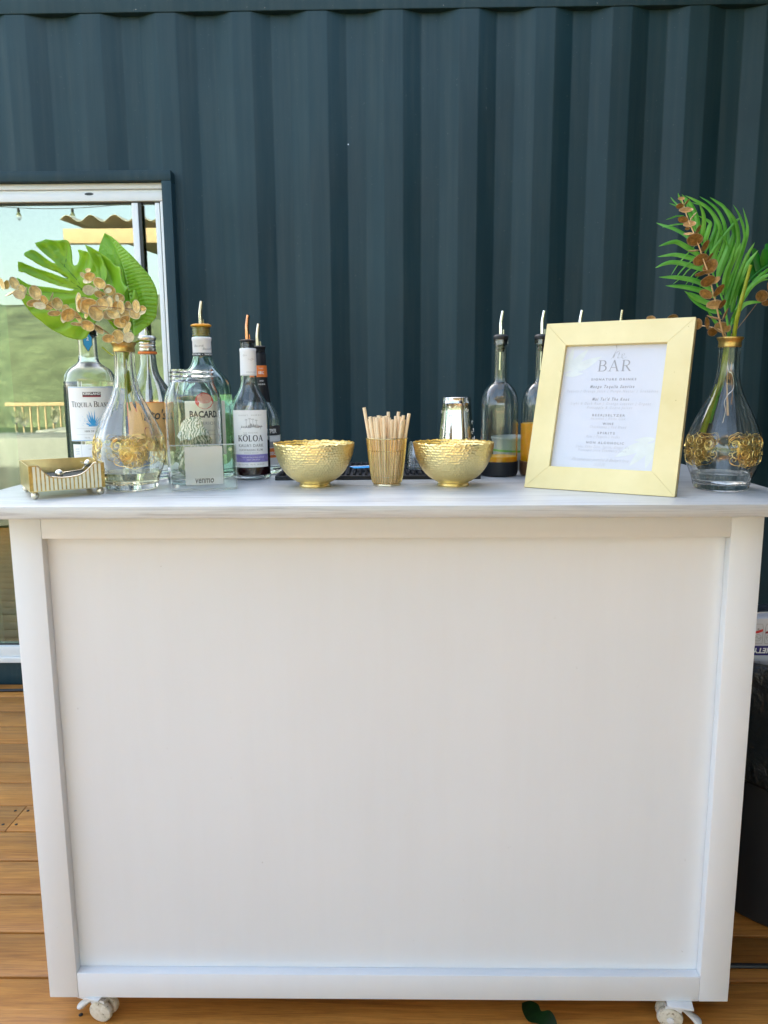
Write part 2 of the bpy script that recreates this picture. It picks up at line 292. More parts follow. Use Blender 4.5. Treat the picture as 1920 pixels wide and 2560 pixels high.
# serif capitals as strokes on a 1-high grid: (x0,y0,x1,y1,w) lines; widths t thin, k thick
t_, k_ = .05, .13
def arc(cx, cy_, rx, ry, a0, a1, w0, n=10, w1=None, mode='v'):
    P = []
    for i in range(n + 1):
        a = math.radians(a0 + (a1 - a0) * i / n); P.append((cx + rx * math.cos(a), cy_ + ry * math.sin(a), t_ + (k_ - t_) * abs(math.cos(a)) if w0 is None else w0))
    return P
def V_(x, k=k_): return [(x, 0, k), (x, 1, k)]
def H_(x0, x1, y_, k=t_): return [(x0, y_, k), (x1, y_, k)]
def sf(x, y_, w=.26): return [(x - w / 2, y_, .045), (x + w / 2, y_, .045)]
GL = {
 'B': (.68, [V_(.15), sf(.12, .02, .2), sf(.12, .98, .2), H_(.15, .36, .98), H_(.15, .38, .53), H_(.15, .38, .02), arc(.36, .755, .22, .225, 90, -90, None), arc(.38, .275, .27, .255, 90, -90, None)]),
 'A': (.82, [[(.1, 0, t_), (.40, 1, t_)], [(.40, 1, k_), (.72, 0, k_)], H_(.2, .6, .34), sf(.1, .02), sf(.72, .02)]),
 'R': (.76, [V_(.15), sf(.15, .02), sf(.12, .98, .2), H_(.15, .36, .98), H_(.15, .38, .50), arc(.36, .74, .23, .24, 90, -90, None), [(.36, .5, k_), (.68, .02, k_)], sf(.70, .02, .16)]),
 'K': (.78, [V_(.15), sf(.15, .02), sf(.15, .98), [(.62, .98, t_), (.2, .42, t_)], [(.32, .56, k_), (.68, .02, k_)], sf(.62, .98), sf(.68, .02)]),
 'O': (.86, [arc(.43, .5, .35, .49, 0, 360, None, 22)]),
 'L': (.62, [V_(.15), sf(.15, .02), sf(.15, .98), H_(.15, .55, .02), [(.55, 0, t_), (.56, .25, t_)]]),
 'T': (.70, [[(.35, 0, k_), (.35, 1, k_)], H_(.03, .67, .98), sf(.35, .02), [(.04, 1, t_), (.04, .78, t_)], [(.66, 1, t_), (.66, .78, t_)]]),
 'E': (.64, [V_(.15), sf(.12, .02, .2), sf(.12, .98, .2), H_(.15, .55, .98), H_(.15, .45, .52), H_(.15, .56, .02), [(.55, 1, t_), (.55, .8, t_)], [(.56, 0, t_), (.57, .22, t_)]]),
 'Q': (.86, [arc(.43, .5, .35, .49, 0, 360, None, 22), [(.45, .1, k_), (.78, -.2, t_)]]),
 'U': (.80, [[(.15, 1, k_), (.15, .35, k_)], [(.65, 1, t_), (.65, .35, t_)], arc(.40, .34, .25, .33, 180, 360, .06), sf(.15, .98), sf(.65, .98)]),
 'I': (.32, [V_(.16), sf(.16, .02), sf(.16, .98)]),
 'N': (.84, [[(.15, 0, t_), (.15, 1, t_)], [(.15, 1, k_), (.68, 0, k_)], [(.68, 1, t_), (.68, 0, t_)], sf(.13, .98, .2), sf(.15, .02), sf(.68, .98)]),
 'C': (.76, [arc(.42, .5, .34, .49, 50, 310, None, 18), [(.66, .95, t_), (.66, .72, t_)]]),
 'D': (.82, [V_(.15), sf(.12, .02, .2), sf(.12, .98, .2), H_(.15, .38, .98), H_(.15, .38, .02), arc(.36, .5, .36, .48, 90, -90, None, 14)]),
 ' ': (.34, []), "'": (.2, [[(.08, .98, .09), (.08, .78, .05)]]),
}
def serif(s, h, track=.06, weight=1.0, small=None, fit=None):
    vs = []; fs = []; x = 0
    for i, ch in enumerate(s):
        wd, st = GL[ch]; q = small if (small and not (i == 0 or s[i - 1] == ' ')) else 1
        for P in st:
            n = len(P); b = len(vs)
            for j, (px, py, w_) in enumerate(P):
                a0 = P[max(j - 1, 0)]; a1 = P[min(j + 1, n - 1)]; dx, dy = a1[0] - a0[0], a1[1] - a0[1]; L = math.hypot(dx, dy) or 1; nx, ny = -dy / L, dx / L; ww = w_ * weight / 2
                vs += [((x + (px + nx * ww) * q), (py + ny * ww) * q), ((x + (px - nx * ww) * q), (py - ny * ww) * q)]
            fs += [(b + 2 * j, b + 2 * j + 1, b + 2 * j + 3, b + 2 * j + 2) for j in range(n - 1)]
        x += (wd + track) * q
    sx = h if fit is None else fit / x
    return [((a - x / 2) * sx, b_ * h) for a, b_ in vs], fs
def bend(vsfs, z, r, s0=0.0, out=.0006):                     # flat print wrapped on a round body, facing local -Y
    vs, fs = vsfs; R = r + out; return [(R * math.sin((a + s0) / r), -R * math.cos((a + s0) / r), b + z) for a, b in vs], fs
def patch(r, s0, s1, z0, z1, th=.00035, n=None, rz=None):      # curved sticker with thickness
    n = n or max(4, int(abs(s1 - s0) / .004)); mb = MB(); rows = [z0 + (z1 - z0) * i / 4 for i in range(5)] if rz else [z0, z1]; vs = []
    for z in rows:
        rr = rz(z) if rz else r
        for i in range(n + 1):
            a = (s0 + (s1 - s0) * i / n) / r; vs += [((rr + th) * math.sin(a), -(rr + th) * math.cos(a), z), ((rr + .00005) * math.sin(a), -(rr + .00005) * math.cos(a), z)]
    W = 2 * (n + 1); fs = []
    for k in range(len(rows) - 1):
        for i in range(n):
            a = k * W + 2 * i; fs += [(a, a + 2, a + 2 + W, a + W), (a + 1, a + 1 + W, a + 3 + W, a + 3)]
        fs += [(k * W, (k + 1) * W, (k + 1) * W + 1, k * W + 1), (k * W + W - 2, k * W + W - 1, (k + 1) * W + W - 1, (k + 1) * W + W - 2)]
    L = (len(rows) - 1) * W
    for i in range(n): fs += [(2 * i, 2 * i + 1, 2 * i + 3, 2 * i + 2), (L + 2 * i, L + 2 * i + 2, L + 2 * i + 3, L + 2 * i + 1)]
    return mb.add(vs, fs)
def face_cam(x, y_, d=0): return -math.atan2(x, y_) + d
# ============================================================ SETTING
# ground and hill behind the photographer (seen mirrored in the window)
mb = MB(); mb.add([(-400, -400, -.5), (400, -400, -.5), (400, 400, -.5), (-400, 400, -.5)], [(0, 1, 2, 3)]); tag(mb.obj('ground', G['grass'], smooth=0), 'green lawn stretching away around the deck', None, None, 'structure')
mb = MB(); vs = []; nx_, ny_ = 90, 26
for j in range(ny_):
    for i in range(nx_):
        x = -90 + 180 * i / (nx_ - 1); yy = -26 - 44 * j / (ny_ - 1)
        h = 9.0 * (1 - math.exp(-j / 7)) * (1 + .10 * math.sin(x * .09 + 1) - x * .002) * (.84 if x > -14 else 1) + .9 * noise.noise(Vector((x * .35, yy * .35, 0))) + .5 * noise.noise(Vector((x * .9, yy * .9, 3)))
        vs.append((x, yy, -.55 + h * (j > 0)))
mb.add(vs, [(j * nx_ + i, j * nx_ + i + 1, (j + 1) * nx_ + i + 1, (j + 1) * nx_ + i) for j in range(ny_ - 1) for i in range(nx_ - 1)]); tag(mb.obj('hill', G['hill'], smooth=80, fix=True), 'low wooded hillside beyond the lawn', None, None, 'structure')
# deck of boards with gaps on dark joists
deck = MB().box(-4.6, 4.6, -3.3, 4.0, -.5, -.035).obj('deck', G['black']); tag(deck, 'orange brown stained timber deck under the bar', None, None, 'structure')
def board_mesh(L):
    W, g, T, rr = .128, .0045, .03, .0045; h = (W - g) / 2; mb = MB()
    pr = [(-h, -T), (-h, -rr), (-h + rr * .3, -rr * .3), (-h + rr, 0), (h - rr, 0), (h - rr * .3, -rr * .3), (h, -rr), (h, -T)]; n = len(pr)
    mb.add([(sx * (L / 2 - .0012), a, b) for sx in (-1, 1) for a, b in pr], [(i, i + n, (i + 1) % n + n, (i + 1) % n) for i in range(n)] + [tuple(range(n)), tuple(reversed(range(n, 2 * n)))])
    return mb
BM = {}
def board(x0, x1, k):
    L = round(x1 - x0, 2)
    if L not in BM: BM[L] = board_mesh(L).mesh('board', G['deck'], 35)
    inst('board', BM[L], deck, ((x0 + x1) / 2, 1.302 + .128 * k, rnd.uniform(-.0008, .0008)))
for k in range(-35, 13):
    if k == 5: cuts = [-4.6, -1.053, 1.9, 4.6]
    else:
        a = -4.6 + rnd.choice([2.0, 2.44, 2.8]) ; cuts = [-4.6, a, round(a + 3.66, 2) if a + 3.66 < 4.4 else 4.3, 4.6]
        if 0 <= k < 13 and -1.6 < a < -.6: cuts[1] = -2.2
        if cuts[1] > -2.1 and 0 <= k: cuts[1] = -2.3
    for a, b in zip(cuts, cuts[1:]): board(round(a, 2), round(b, 2), k)
scr = MB().lathe([(0.0, .0), (.0042, .0), (.0042, .0006), (.003, .0012), (0.0, .0009)], 10).mesh('screw', G['black'])
for k, xs in ((5, (-1.035, -1.071)),):
    for x in xs:
        for dy in (-.034, .034): inst('screw', scr, deck, (x, 1.302 + .128 * k + dy, .0006))
inst('screw', scr, deck, (-.60, 1.272, .0006)); inst('screw', scr, deck, (-.66, 1.18, .0006))
# ------------------------------------------------------------ container with corrugated wall
cont = thing('shipping_container', 'dark teal painted shipping container with vertical corrugations behind the bar', 'container', (0, 2.92, 0))
PER, FL, SL, IN, DP = .265, .068, .0655, .066, .027
def corrug(x0, x1, z0, z1, th=.004, back=True):
    def yof(x):
        q = (x + .766) % PER
        if q < SL: return DP * q / SL
        if q < SL + IN: return DP
        if q < 2 * SL + IN: return DP * (1 - (q - SL - IN) / SL)
        return 0
    xs = {x0, x1}; k = math.floor((x0 + .766) / PER) - 1
    while k * PER - .766 < x1 + PER:
        for d in (0, SL, SL + IN, 2 * SL + IN):
            e = .0022
            for s_ in (-e, e):
                x = k * PER - .766 + d + s_
                if x0 < x < x1: xs.add(x)
        k += 1
    xs = sorted(xs); mb = MB(); n = len(xs); zs = [z0, (z0 + z1) / 2, z1]; vs = []; fs = []
    for z in zs: vs += [(x, yof(x), z) for x in xs]
    for z in zs: vs += [(x, yof(x) + th, z) for x in xs]
    o = n * len(zs)
    for j in range(len(zs) - 1):
        for i in range(n - 1):
            a = j * n + i; fs += [(a, a + 1, a + n + 1, a + n), (a + o, a + o + n, a + o + n + 1, a + o + 1)]
    return mb.add(vs, fs)
corrug(-.795, 6.0, .105, 2.458).obj('corrugated_panel', G['wallpaint'], cont, smooth=8)
corrug(-6.0, -.795, 1.93, 2.458).obj('corrugated_panel', G['wallpaint'], cont, smooth=8)
corrug(-6.0, -4.0, .105, 1.93).obj('corrugated_panel', G['wallpaint'], cont, smooth=8)
MB().cbox(-6.0, 6.0, -.004, .075, 2.4585, 2.60, .004).obj('top_rail', G['wallpaint'], cont)
MB().cbox(-6.0, 6.0, -.003, .075, -.03, .0885, .003).obj('bottom_rail', G['wallpaint'], cont)
mb = MB().box(-6, 6, .08, 2.44, 2.54, 2.59); mb.obj('roof', G['wallpaint'], cont, smooth=0)
mb = MB().box(-6, 6, 2.40, 2.44, -.03, 2.54).box(-6, -5.96, .08, 2.40, -.03, 2.54).box(5.96, 6, .08, 2.40, -.03, 2.54); mb.obj('side_panel', G['wallpaint'], cont, smooth=0)
mb = MB().box(-5.95, 5.95, .08, 2.40, -.03, .03).box(-5.95, 5.95, 2.36, 2.398, .03, 2.53).box(-.6, -.55, .12, 2.36, .03, 2.53); mb.obj('interior_lining', G['room'], cont, smooth=0)
for x, z in ((-.9, 2.4635), (-.45, 2.4635), (.17, 2.4635), (.7, 2.4635)): MB().sphere((x, -.004, z + .004), .0018, 8, 6).obj('rivet', G['steel'], cont)
MB().sphere((-.166, .0, 2.02), .0022, 6, 4, sc=(1, .4, 1)).obj('paint_chip', G['paper'], cont)
win = MB().cbox(-4.0, -.794, -.05, .075, 1.893, 1.928, .002).cbox(-.829, -.794, -.05, .075, .095, 1.8925, .002).cbox(-4.0, -3.96, -.05, .075, .095, 1.8925, .002).obj('window', G['wallpaint'], cont)
fm = MB().cbox(-3.958, -.8295, -.022, .03, 1.872, 1.892, .002).cbox(-3.958, -.8295, -.012, .03, 1.8615, 1.8715, .001).cbox(-3.958, -.8295, -.020, .03, 1.831, 1.861, .002)
fm.cbox(-.846, -.8295, -.020, .03, .16, 1.830, .002).cbox(-3.958, -.8295, -.024, .03, .118, .1585, .002).cbox(-3.958, -.8295, -.036, .03, .095, .1175, .002)
fm.obj('frame', G['vinyl'], win)
MB().box(-3.958, -.847, -.004, .018, 1.826, 1.8305).box(-.850, -.8465, -.004, .018, .163, 1.826).box(-3.958, -.847, -.004, .018, .159, .1635).obj('gasket', G['gasket'], win, smooth=0)
MB().box(-3.957, -.8505, .008, .012, .164, 1.8255).obj('pane', G['pane'], win, smooth=0)
MB().cbox(-.951, -.928, -.016, -.0045, .162, 1.8255, .002).cbox(-.8665, -.8505, -.014, -.0045, .162, 1.8255, .002).obj('sash', G['vinyl'], win)
MB().box(-.9275, -.9175, -.012, -.0045, .162, 1.8255).obj('seal', G['gasket'], win, smooth=0)
MB().lathe([(0, 0), (.03, 0), (.026, -.004), (0, -.006)], 20).xf(Matrix.Translation((-1.10, -.0205, 1.856)) @ Matrix.Diagonal((.55, 1, .16, 1)) @ Matrix.Rotation(pi / 2, 4, 'X')).obj('drain_slot', G['gasket'], win)
# curtain inside the window
mb = MB(); pts = []; n = 120
for i in range(n + 1):
    x = -1.66 - 1.9 * i / n * -1 if False else -3.9 + (3.9 - 1.585) * i / n
    pts.append((x, .035 * math.sin(x * 38) + .012 * math.sin(x * 91)))
for th in (0, .002): mb.v += [(x, yy + th, z) for z in (.08, 1.0, 1.95) for x, yy in pts]
N = n + 1
for o in (0, 3 * N):
    for j in range(2):
        for i in range(n): mb.f.append((o + j * N + i, o + j * N + i + 1, o + (j + 1) * N + i + 1, o + (j + 1) * N + i))
mb.m = [0] * len(mb.f); tag(mb.obj('curtain', G['curtain'], loc=(0, 3.18, 0), smooth=80), 'pale green curtain hanging inside the white framed window', 'curtain')
# ------------------------------------------------------------ terrace furniture mirrored in the window, plus added sky blockers
rail = thing('deck_railing', 'timber railing with upright balusters at the far edge of the deck', 'railing', (0, -3.24, 0))
MB().cbox(-4.6, 4.6, -.03, .03, .95, .99).cbox(-4.6, 4.6, -.02, .02, .12, .16).obj('rail', G['timber'], rail)
bl = MB().cbox(-.009, .009, -.009, .009, .161, .949, .001).mesh('baluster', G['timber'])
for i in range(62): inst('baluster', bl, rail, (-4.5 + i * .09, 0, 0))
pgl = thing('pergola_roof', 'cream pergola roof on timber posts mirrored in the window glass', 'pergola', (0, -1.2, 0))
mb = MB(); L = 9.4; n = 376; vs = []
for j in range(2):
    for th in (0, .004):
        for i in range(n + 1):
            x = -2.95 + L * i / n; vs.append((x, -6.4 * j, 2.63 + .35 * j + .028 * math.sin(x * 2 * pi / .21) + th))
N = n + 1; mb.add(vs, [(i, i + 1, 2 * N + i + 1, 2 * N + i) for i in range(n)] + [(N + i, 3 * N + i, 3 * N + i + 1, N + i + 1) for i in range(n)] + [(i, N + i, N + i + 1, i + 1) for i in range(n)])
mb.obj('roof_sheet', G['canvas'], pgl, smooth=60)
MB().cbox(-2.95, 5.85, -.12, -.05, 2.43, 2.555).cbox(-3.3, 5.85, -6.3, -6.2, 2.76, 2.89).obj('beam', G['timber'], pgl)
po = MB().cbox(-.06, .06, -.06, .06, -.5, 2.428).mesh('post', G['timber'])
for x in (1.2, 5.7): inst('post', po, pgl, (x, -.085, 0))
for x in (-3.2, 1.2, 5.7): inst('post', po, pgl, (x, -6.25, .33))
lt = thing('string_light', 'string of clear bulbs hanging on a wire above the deck, mirrored in the window', 'string light', (-3.75, -2.0, 2.86))
MB().tube([(-2.2 + .11 * i, -.5 - .02 * i, .22 + .0009 * (i - 18) ** 2) for i in range(37)], .004, 6).obj('wire', G['black'], lt)
for i in (15, 17, 22, 28):
    q = (-2.2 + .11 * i, -.5 - .02 * i, .22 + .0009 * (i - 18) ** 2)
    b = MB().lathe([(.001, -.13), (.02, -.12), (.03, -.095), (.024, -.065), (.014, -.045), (.013, -.04)], 16).obj('bulb', G['bulb'], lt, q); MB().lathe([(.014, -.042), (.016, -.03), (.013, .0), (.001, .002)], 12).obj('socket', G['black'], b)
def cloth_table(x, y_, lab, L=1.8, W=.8):
    t = thing('banquet_table', lab, 'table', (x, y_, 0), 0, 'banquet tables on the deck mirrored in the window'); mb = MB(); n = 160; ring = []
    for i in range(n):
        a = 2 * pi * i / n; ca, sa = math.cos(a), math.sin(a); k = (abs(ca) ** 9 + abs(sa) ** 9) ** (-1 / 9); ring.append((ca * k * L / 2, sa * k * W / 2, a))
    vs = [(a, b, .75) for a, b, c in ring] + [(a * 1.01, b * 1.02, .74) for a, b, c in ring] + [(a * (1.03 + .02 * math.sin(c * 46)), b * (1.08 + .04 * math.sin(c * 46)), .02) for a, b, c in ring]
    mb.add(vs, [tuple(range(n))] + [(k * n + i, (k + 1) * n + i, (k + 1) * n + (i + 1) % n, k * n + (i + 1) % n) for k in range(2) for i in range(n)]); mb.obj('tablecloth', G['cloth'], t, smooth=60, fix=True)
    MB().box(-L / 2 + .02, L / 2 - .02, -W / 2 + .02, W / 2 - .02, .70, .735).obj('tabletop', G['timber'], t, smooth=0)
cloth_table(-3.5, -.9, 'white clothed table set with glasses, nearer to the window'); cloth_table(-2.6, -1.9, 'white clothed table farther from the window beside the railing')
gm = MB().lathe([(.033, 0), (.033, .002), (.004, .006), (.004, .085), (.02, .10), (.036, .13), (.038, .165), (.032, .21), (.031, .21), (.036, .165), (.034, .132), (.018, .103), (.001, .098)], 20).mesh('wine_glass', G['glass'])
k = 0
for tx, ty in ((-3.5, -.9), (-2.6, -1.9)):
    for i in range(5):
        for s_ in (-.24, .24):
            o = inst('wine_glass', gm, None, (tx - .72 + i * .36 + rnd.uniform(-.04, .04), ty + s_ + rnd.uniform(-.03, .03), .7505)); tag(o, 'empty stemmed wine glass standing on a white clothed table mirrored in the window', 'wine glass', 'wine glasses on the banquet tables')
side_blk = thing('side_sky_blocker', 'unseen tall dark block added right of the deck to shut off skylight', 'container', (4.8, 0, 0))  # unseen block, added to cut skylight and darken the right of the wall
MB().cbox(-1.2, 1.2, -4.5, 2.6, -.03, 5.2, .01).obj('blocker_walls', G['wallpaint'], side_blk)
for i in range(26): MB().cbox(-1.23, -1.201, -4.4 + i * .265, -4.4 + i * .265 + .12, .1, 5.1, .006).obj('blocker_rib', G['wallpaint'], side_blk)
sky_blk = thing('overhead_sky_blocker', 'unseen dark sheet added over the right of the deck to block the sky', 'overhead_sky_blocker', (0, 0, 0))  # added out of view to keep overhead sky off the right half
mb = MB(); vs = [(x, yy, 2.86 + .25 * (x - .85) / 2.75 - .10 * math.sin(pi * i / 12) * math.sin(pi * j / 12) + th) for th in (0, .006) for i, x in enumerate([.85 + 2.75 * i / 12 for i in range(13)]) for j, yy in enumerate([-1.6 + 4.45 * j / 12 for j in range(13)])]
mb.add(vs, [(o + i * 13 + j, o + i * 13 + j + 1, o + i * 13 + j + 14, o + i * 13 + j + 13) for o in (0, 169) for i in range(12) for j in range(12)]); mb.obj('blocker_sheet', G['rubber'], sky_blk, smooth=80)
# cords on the deck
tag(MB().tube(cr([(-2.3, 2.80, .007), (-1.9, 2.83, .007), (-1.55, 2.82, .007), (-1.2, 2.84, .007), (-.7, 2.80, .007)]), .006, 8).obj('power_cord', G['black']), 'black power cord lying on the deck along the foot of the wall', 'cord')
tag(MB().tube(cr([(.55, 1.405, .0045), (.75, 1.402, .0045), (1.0, 1.409, .0045), (1.6, 1.40, .0045)]), .005, 8).obj('thin_cord', G['black']), 'thin black cord lying across the deck right of the bar', 'cord')
# ============================================================ BAR
bar = thing('portable_bar', 'white portable bar on casters with recessed front panel and wood grain top', 'bar', (-.02, 1.25, 0))
X0, X1 = -.6248, .6238   # body edges, local
BD = .52
top = MB().cbox(-.715, .695, -.050, .59, .9655, ZT, .0012).obj('countertop', G['counter'], bar)
fx0, fx1, fz0, fz1 = -.5716, .5706, .1074, .9235; ZB = .0571
MB().cbox(X0, fx0, 0, .02, ZB, .9652, .0015).obj('stile', G['white'], bar); MB().cbox(fx1, X1, 0, .02, ZB, .9652, .0015).obj('stile', G['white'], bar)
MB().cbox(fx0 + .0002, fx1 - .0002, .0004, .02, fz1, .9652, .0012).obj('rail', G['white'], bar); MB().cbox(fx0 + .0002, fx1 - .0002, .0004, .02, ZB, fz0, .0012).obj('rail', G['white'], bar)
MB().box(fx0 - .01, fx1 + .01, .0202, .028, .065, .96).obj('front_panel', G['white'], bar, smooth=0)
MB().cbox(X0, X0 + .018, .0205, BD, ZB + .0005, .965, .001).obj('side_panel', G['white'], bar); MB().cbox(X1 - .018, X1, .0205, BD, ZB + .0005, .965, .001).obj('side_panel', G['white'], bar)
MB().box(X0 + .02, X1 - .02, .03, BD - .01, .060, .078).obj('bottom_shelf', G['white'], bar, smooth=0); MB().box(X0 + .02, X1 - .02, .03, BD - .01, .55, .566).obj('shelf', G['white'], bar, smooth=0)
def caster(x, y_, rz):
    R = Matrix.Rotation(rz, 4, 'Z'); c = MB().cbox(-.03, .03, -.025, .025, .0695, .0745, .0008).obj('caster', G['caster'], bar, (x, y_, 0)); c.rotation_euler = (0, 0, rz); c.scale = (.9, .9, .765)
    MB().lathe([(.019, .0692), (.021, .064), (.017, .058), (.008, .056)], 20).box(-.014, .014, -.026, .006, .044, .058).obj('swivel', G['caster'], c)
    for s_ in (-1, 1):
        wv_ = MB().lathe([(.0, -.008), (.02, -.008), (.0245, -.006), (.026, -.002), (.026, .002), (.0245, .006), (.02, .008), (.0, .008)], 28).xf(Matrix.Translation((s_ * .0105, -.016, .0265)) @ Matrix.Rotation(pi / 2, 4, 'Y')); wv_.obj('wheel', G['wheel'] if rz > -2 else G['caster'], c)
    MB().lathe([(.0, 0), (.007, 0), (.007, .003), (.0, .004)], 16).xf(Matrix.Translation((.019, -.016, .0265)) @ Matrix.Rotation(pi / 2, 4, 'Y')).obj('hub_cap', G['caster'], c)
    lv = MB().tube([(0, .002, .050), (0, .016, .040), (0, .028, .028), (0, .038, .018)], [.005, .0055, .006, .008], 10); lv.sphere((0, .040, .016), .0085, 12, 8, sc=(1, 1, .7)); lv.v = [(q[0] * 1.5, q[1], q[2]) for q in lv.v]; lv.obj('brake_lever', G['caster'], c)
caster(X0 + .078, .024, math.radians(75)); caster(X1 - .086, .012, math.radians(-100)); caster(X0 + .08, .46, 1.0); caster(X1 - .08, .46, .3)
# ------------------------------------------------------------ bin, bag and box on the right
bn = thing('trash_can', 'round black trash can with a black bin bag over its rim, right of the bar', 'trash can', (.955, 1.705, 0))
MB().lathe([(.235, 0), (.245, .01), (.262, .40), (.268, .56), (.274, .562), (.274, .575), (.262, .575), (.255, .56), (.25, .40), (.225, .02), (.001, .02)], 48).obj('can', G['black'], bn)
def bagf(r, z, a, i):
    f = max(0, 1 - abs(z - .42) / .3); return r + .010 * noise.noise(Vector((math.cos(a) * 3.2, math.sin(a) * 3.2, z * 9))) + .006 * noise.noise(Vector((math.cos(a) * 9, math.sin(a) * 9, z * 14))), z + (.022 * noise.noise(Vector((math.cos(a) * 2.5, math.sin(a) * 2.5, 7))) if i < 3 else 0)
MB().lathe([(.270, .335), (.279, .345), (.283, .38), (.284, .45), (.287, .53), (.288, .575), (.284, .594), (.262, .598), (.24, .57), (.22, .5), (.15, .44), (.001, .43)], 120, fn=bagf).obj('bin_bag', G['bag'], bn, smooth=70)
bx = thing('drink_box', 'upside down white variety pack drink box pushed into the black bin bag', 'box', (.875, 1.575, .468), 0)
MB().cbox(-.145, .145, 0, .045, 0, .215, .002).obj('carton', G['card'], bx)
MB().box(-.145, .145, -.0006, -.0002, .134, .155).obj('printed_band', G['navy'], bx, smooth=0)
def flat(vsfs, x, z, yy=-.001, flip=False):
    vs, fs = vsfs; s_ = -1 if flip else 1; return [(x + a * s_, yy, z + b * s_) for a, b in vs], fs
MB().add(*flat(textmesh('VARIETY', .0155, .0006, .15, 'RIGHT', 1.05), -.117, .150, -.0012, True)).obj('lettering', G['paper'], bx, smooth=0)
mb = MB(); rd = MB(); pp_ = MB()
for i in range(10):
    x = -.110 + i * .0248; ol = [(x - .0095, .160), (x - .0100, .168), (x - .0100, .196), (x - .008, .203), (x + .008, .203), (x + .0100, .196), (x + .0100, .168), (x + .0095, .160)]
    mb.tube([(a, -.0006, b) for a, b in ol + ol[:1]], .0005, 5); mb.tube([(x + .007 * math.cos(a / 10 * pi), -.0006, .173 + .007 * math.sin(a / 10 * pi)) for a in range(21)], .0005, 5)
    mb.sphere((x, -.0006, .192), .002, 8, 6, sc=(1, .2, 1)); mb.tube([(x - .006, -.0006, .172), (x - .002, -.0006, .176), (x + .002, -.0006, .170), (x + .006, -.0006, .174)], .0006, 5)
    (rd if i % 2 == 0 else pp_).add([(x - .0098, -.0006, .182), (x + .0, -.0006, .183), (x + .0098, -.0006, .187), (x + .0098, -.0006, .192), (x, -.0006, .189), (x - .0098, -.0006, .186)], [(0, 1, 4, 5), (1, 2, 3, 4)])
for i, (x, z) in enumerate(((-.112, .108), (-.112, .078))): mb.tube([(x - .02, -.0006, z - .012), (x + .012, -.0006, z - .012), (x + .010, -.0006, z + .012), (x - .02, -.0006, z + .013)], .0006, 5)
mb.obj('can_drawing', G['greyink'], bx, smooth=0); rd.obj('red_swoosh', G['red'], bx, smooth=0); pp_.obj('purple_swoosh', G['maroon'], bx, smooth=0)
MB().tube([(-.125, .02, .2155), (-.10, .02, .222), (-.05, .02, .2235), (0, .02, .2155)], .0015, 8).obj('handle', G['steel2'], bx)
# fallen leaf under the bar
mb = MB(); P = [(.0, 0, .001), (.02, .012, .01), (.05, .01, .022), (.09, .0, .03)]
lf = [(q.x * .8, q.y * .72) for q in cr([(a, b, 0) for a, b in [(-.06, .0), (-.045, .018), (-.02, .024), (.0, .016), (.02, .03), (.05, .022), (.07, .0), (.05, -.016), (.02, -.012), (-.01, -.024), (-.045, -.014), (-.06, 0)]], 3)][:-1]; NL_ = len(lf)
mb.add([(a, b, .012 + .02 * math.sin(a * 30) + .2 * abs(b)) for a, b in lf] + [(a, b, .0125 + .0005 + .02 * math.sin(a * 30) + .2 * abs(b)) for a, b in lf], [tuple(reversed(range(NL_))), tuple(range(NL_, 2 * NL_))] + [(i, (i + 1) % NL_, (i + 1) % NL_ + NL_, i + NL_) for i in range(NL_)])
o = mb.obj('fallen_leaf', G['darkleaf'], loc=(.262, 1.255, .012), smooth=60); o.rotation_euler = (.5, .1, math.radians(-55)); tag(o, 'dark green leaf poking out on the deck below the bar', 'leaf')
# ============================================================ THINGS ON THE BAR
def shell(prof, th, bot, seg=56, name='glass_body', mat=None, par=None, pw=2, lobes=0, smooth=50, top_in=None):
    """closed glass shell from an outer profile; returns inner radius function"""
    zt = prof[-1][1]
    def rin(z):
        for (r0, z0), (r1, z1) in zip(prof, prof[1:]):
            if z0 <= z <= z1 and z1 > z0: return max(.0005, r0 + (r1 - r0) * (z - z0) / (z1 - z0) - th)
        return max(.0005, prof[-1][0] - th)
    zi = [bot + (zt - bot) * i / 40 for i in range(41)]
    inner = [(rin(zt), zt)] + [(rin(z), z) for z in reversed(zi[1:-1]) if z > bot + .003] + [(rin(bot + .003) * .96, bot + .0015), (rin(bot) * .85, bot), (.0004, bot + .001)]
    no = len(prof) + 1
    def fn(r, z, a, i):
        if lobes and i >= no and r > .002: r = r - .0012 * (.5 + .5 * math.cos(a * lobes)) * min(1, z / .1 + .2)
        return r, z
    o = MB().lathe([(.0004, .0015)] + prof + inner, seg, pw, fn).obj(name, mat or G['glass'], par, smooth=smooth)
    return o, rin
def liquid(rin, z0, z1, mat, par, seg=48, pw=2, name='liquid', ex=.0002):
    pr = [(.0004, z0 + .0012)] + [(rin(z0 + .003) * .95, z0 + .0016)] + [(rin(z0 + .003 + (z1 - z0 - .003) * i / 14) + ex, z0 + .003 + (z1 - z0 - .003) * i / 14) for i in range(15)] + [(.0004, z1)]
    return MB().lathe(pr, seg, pw).obj(name, mat, par)
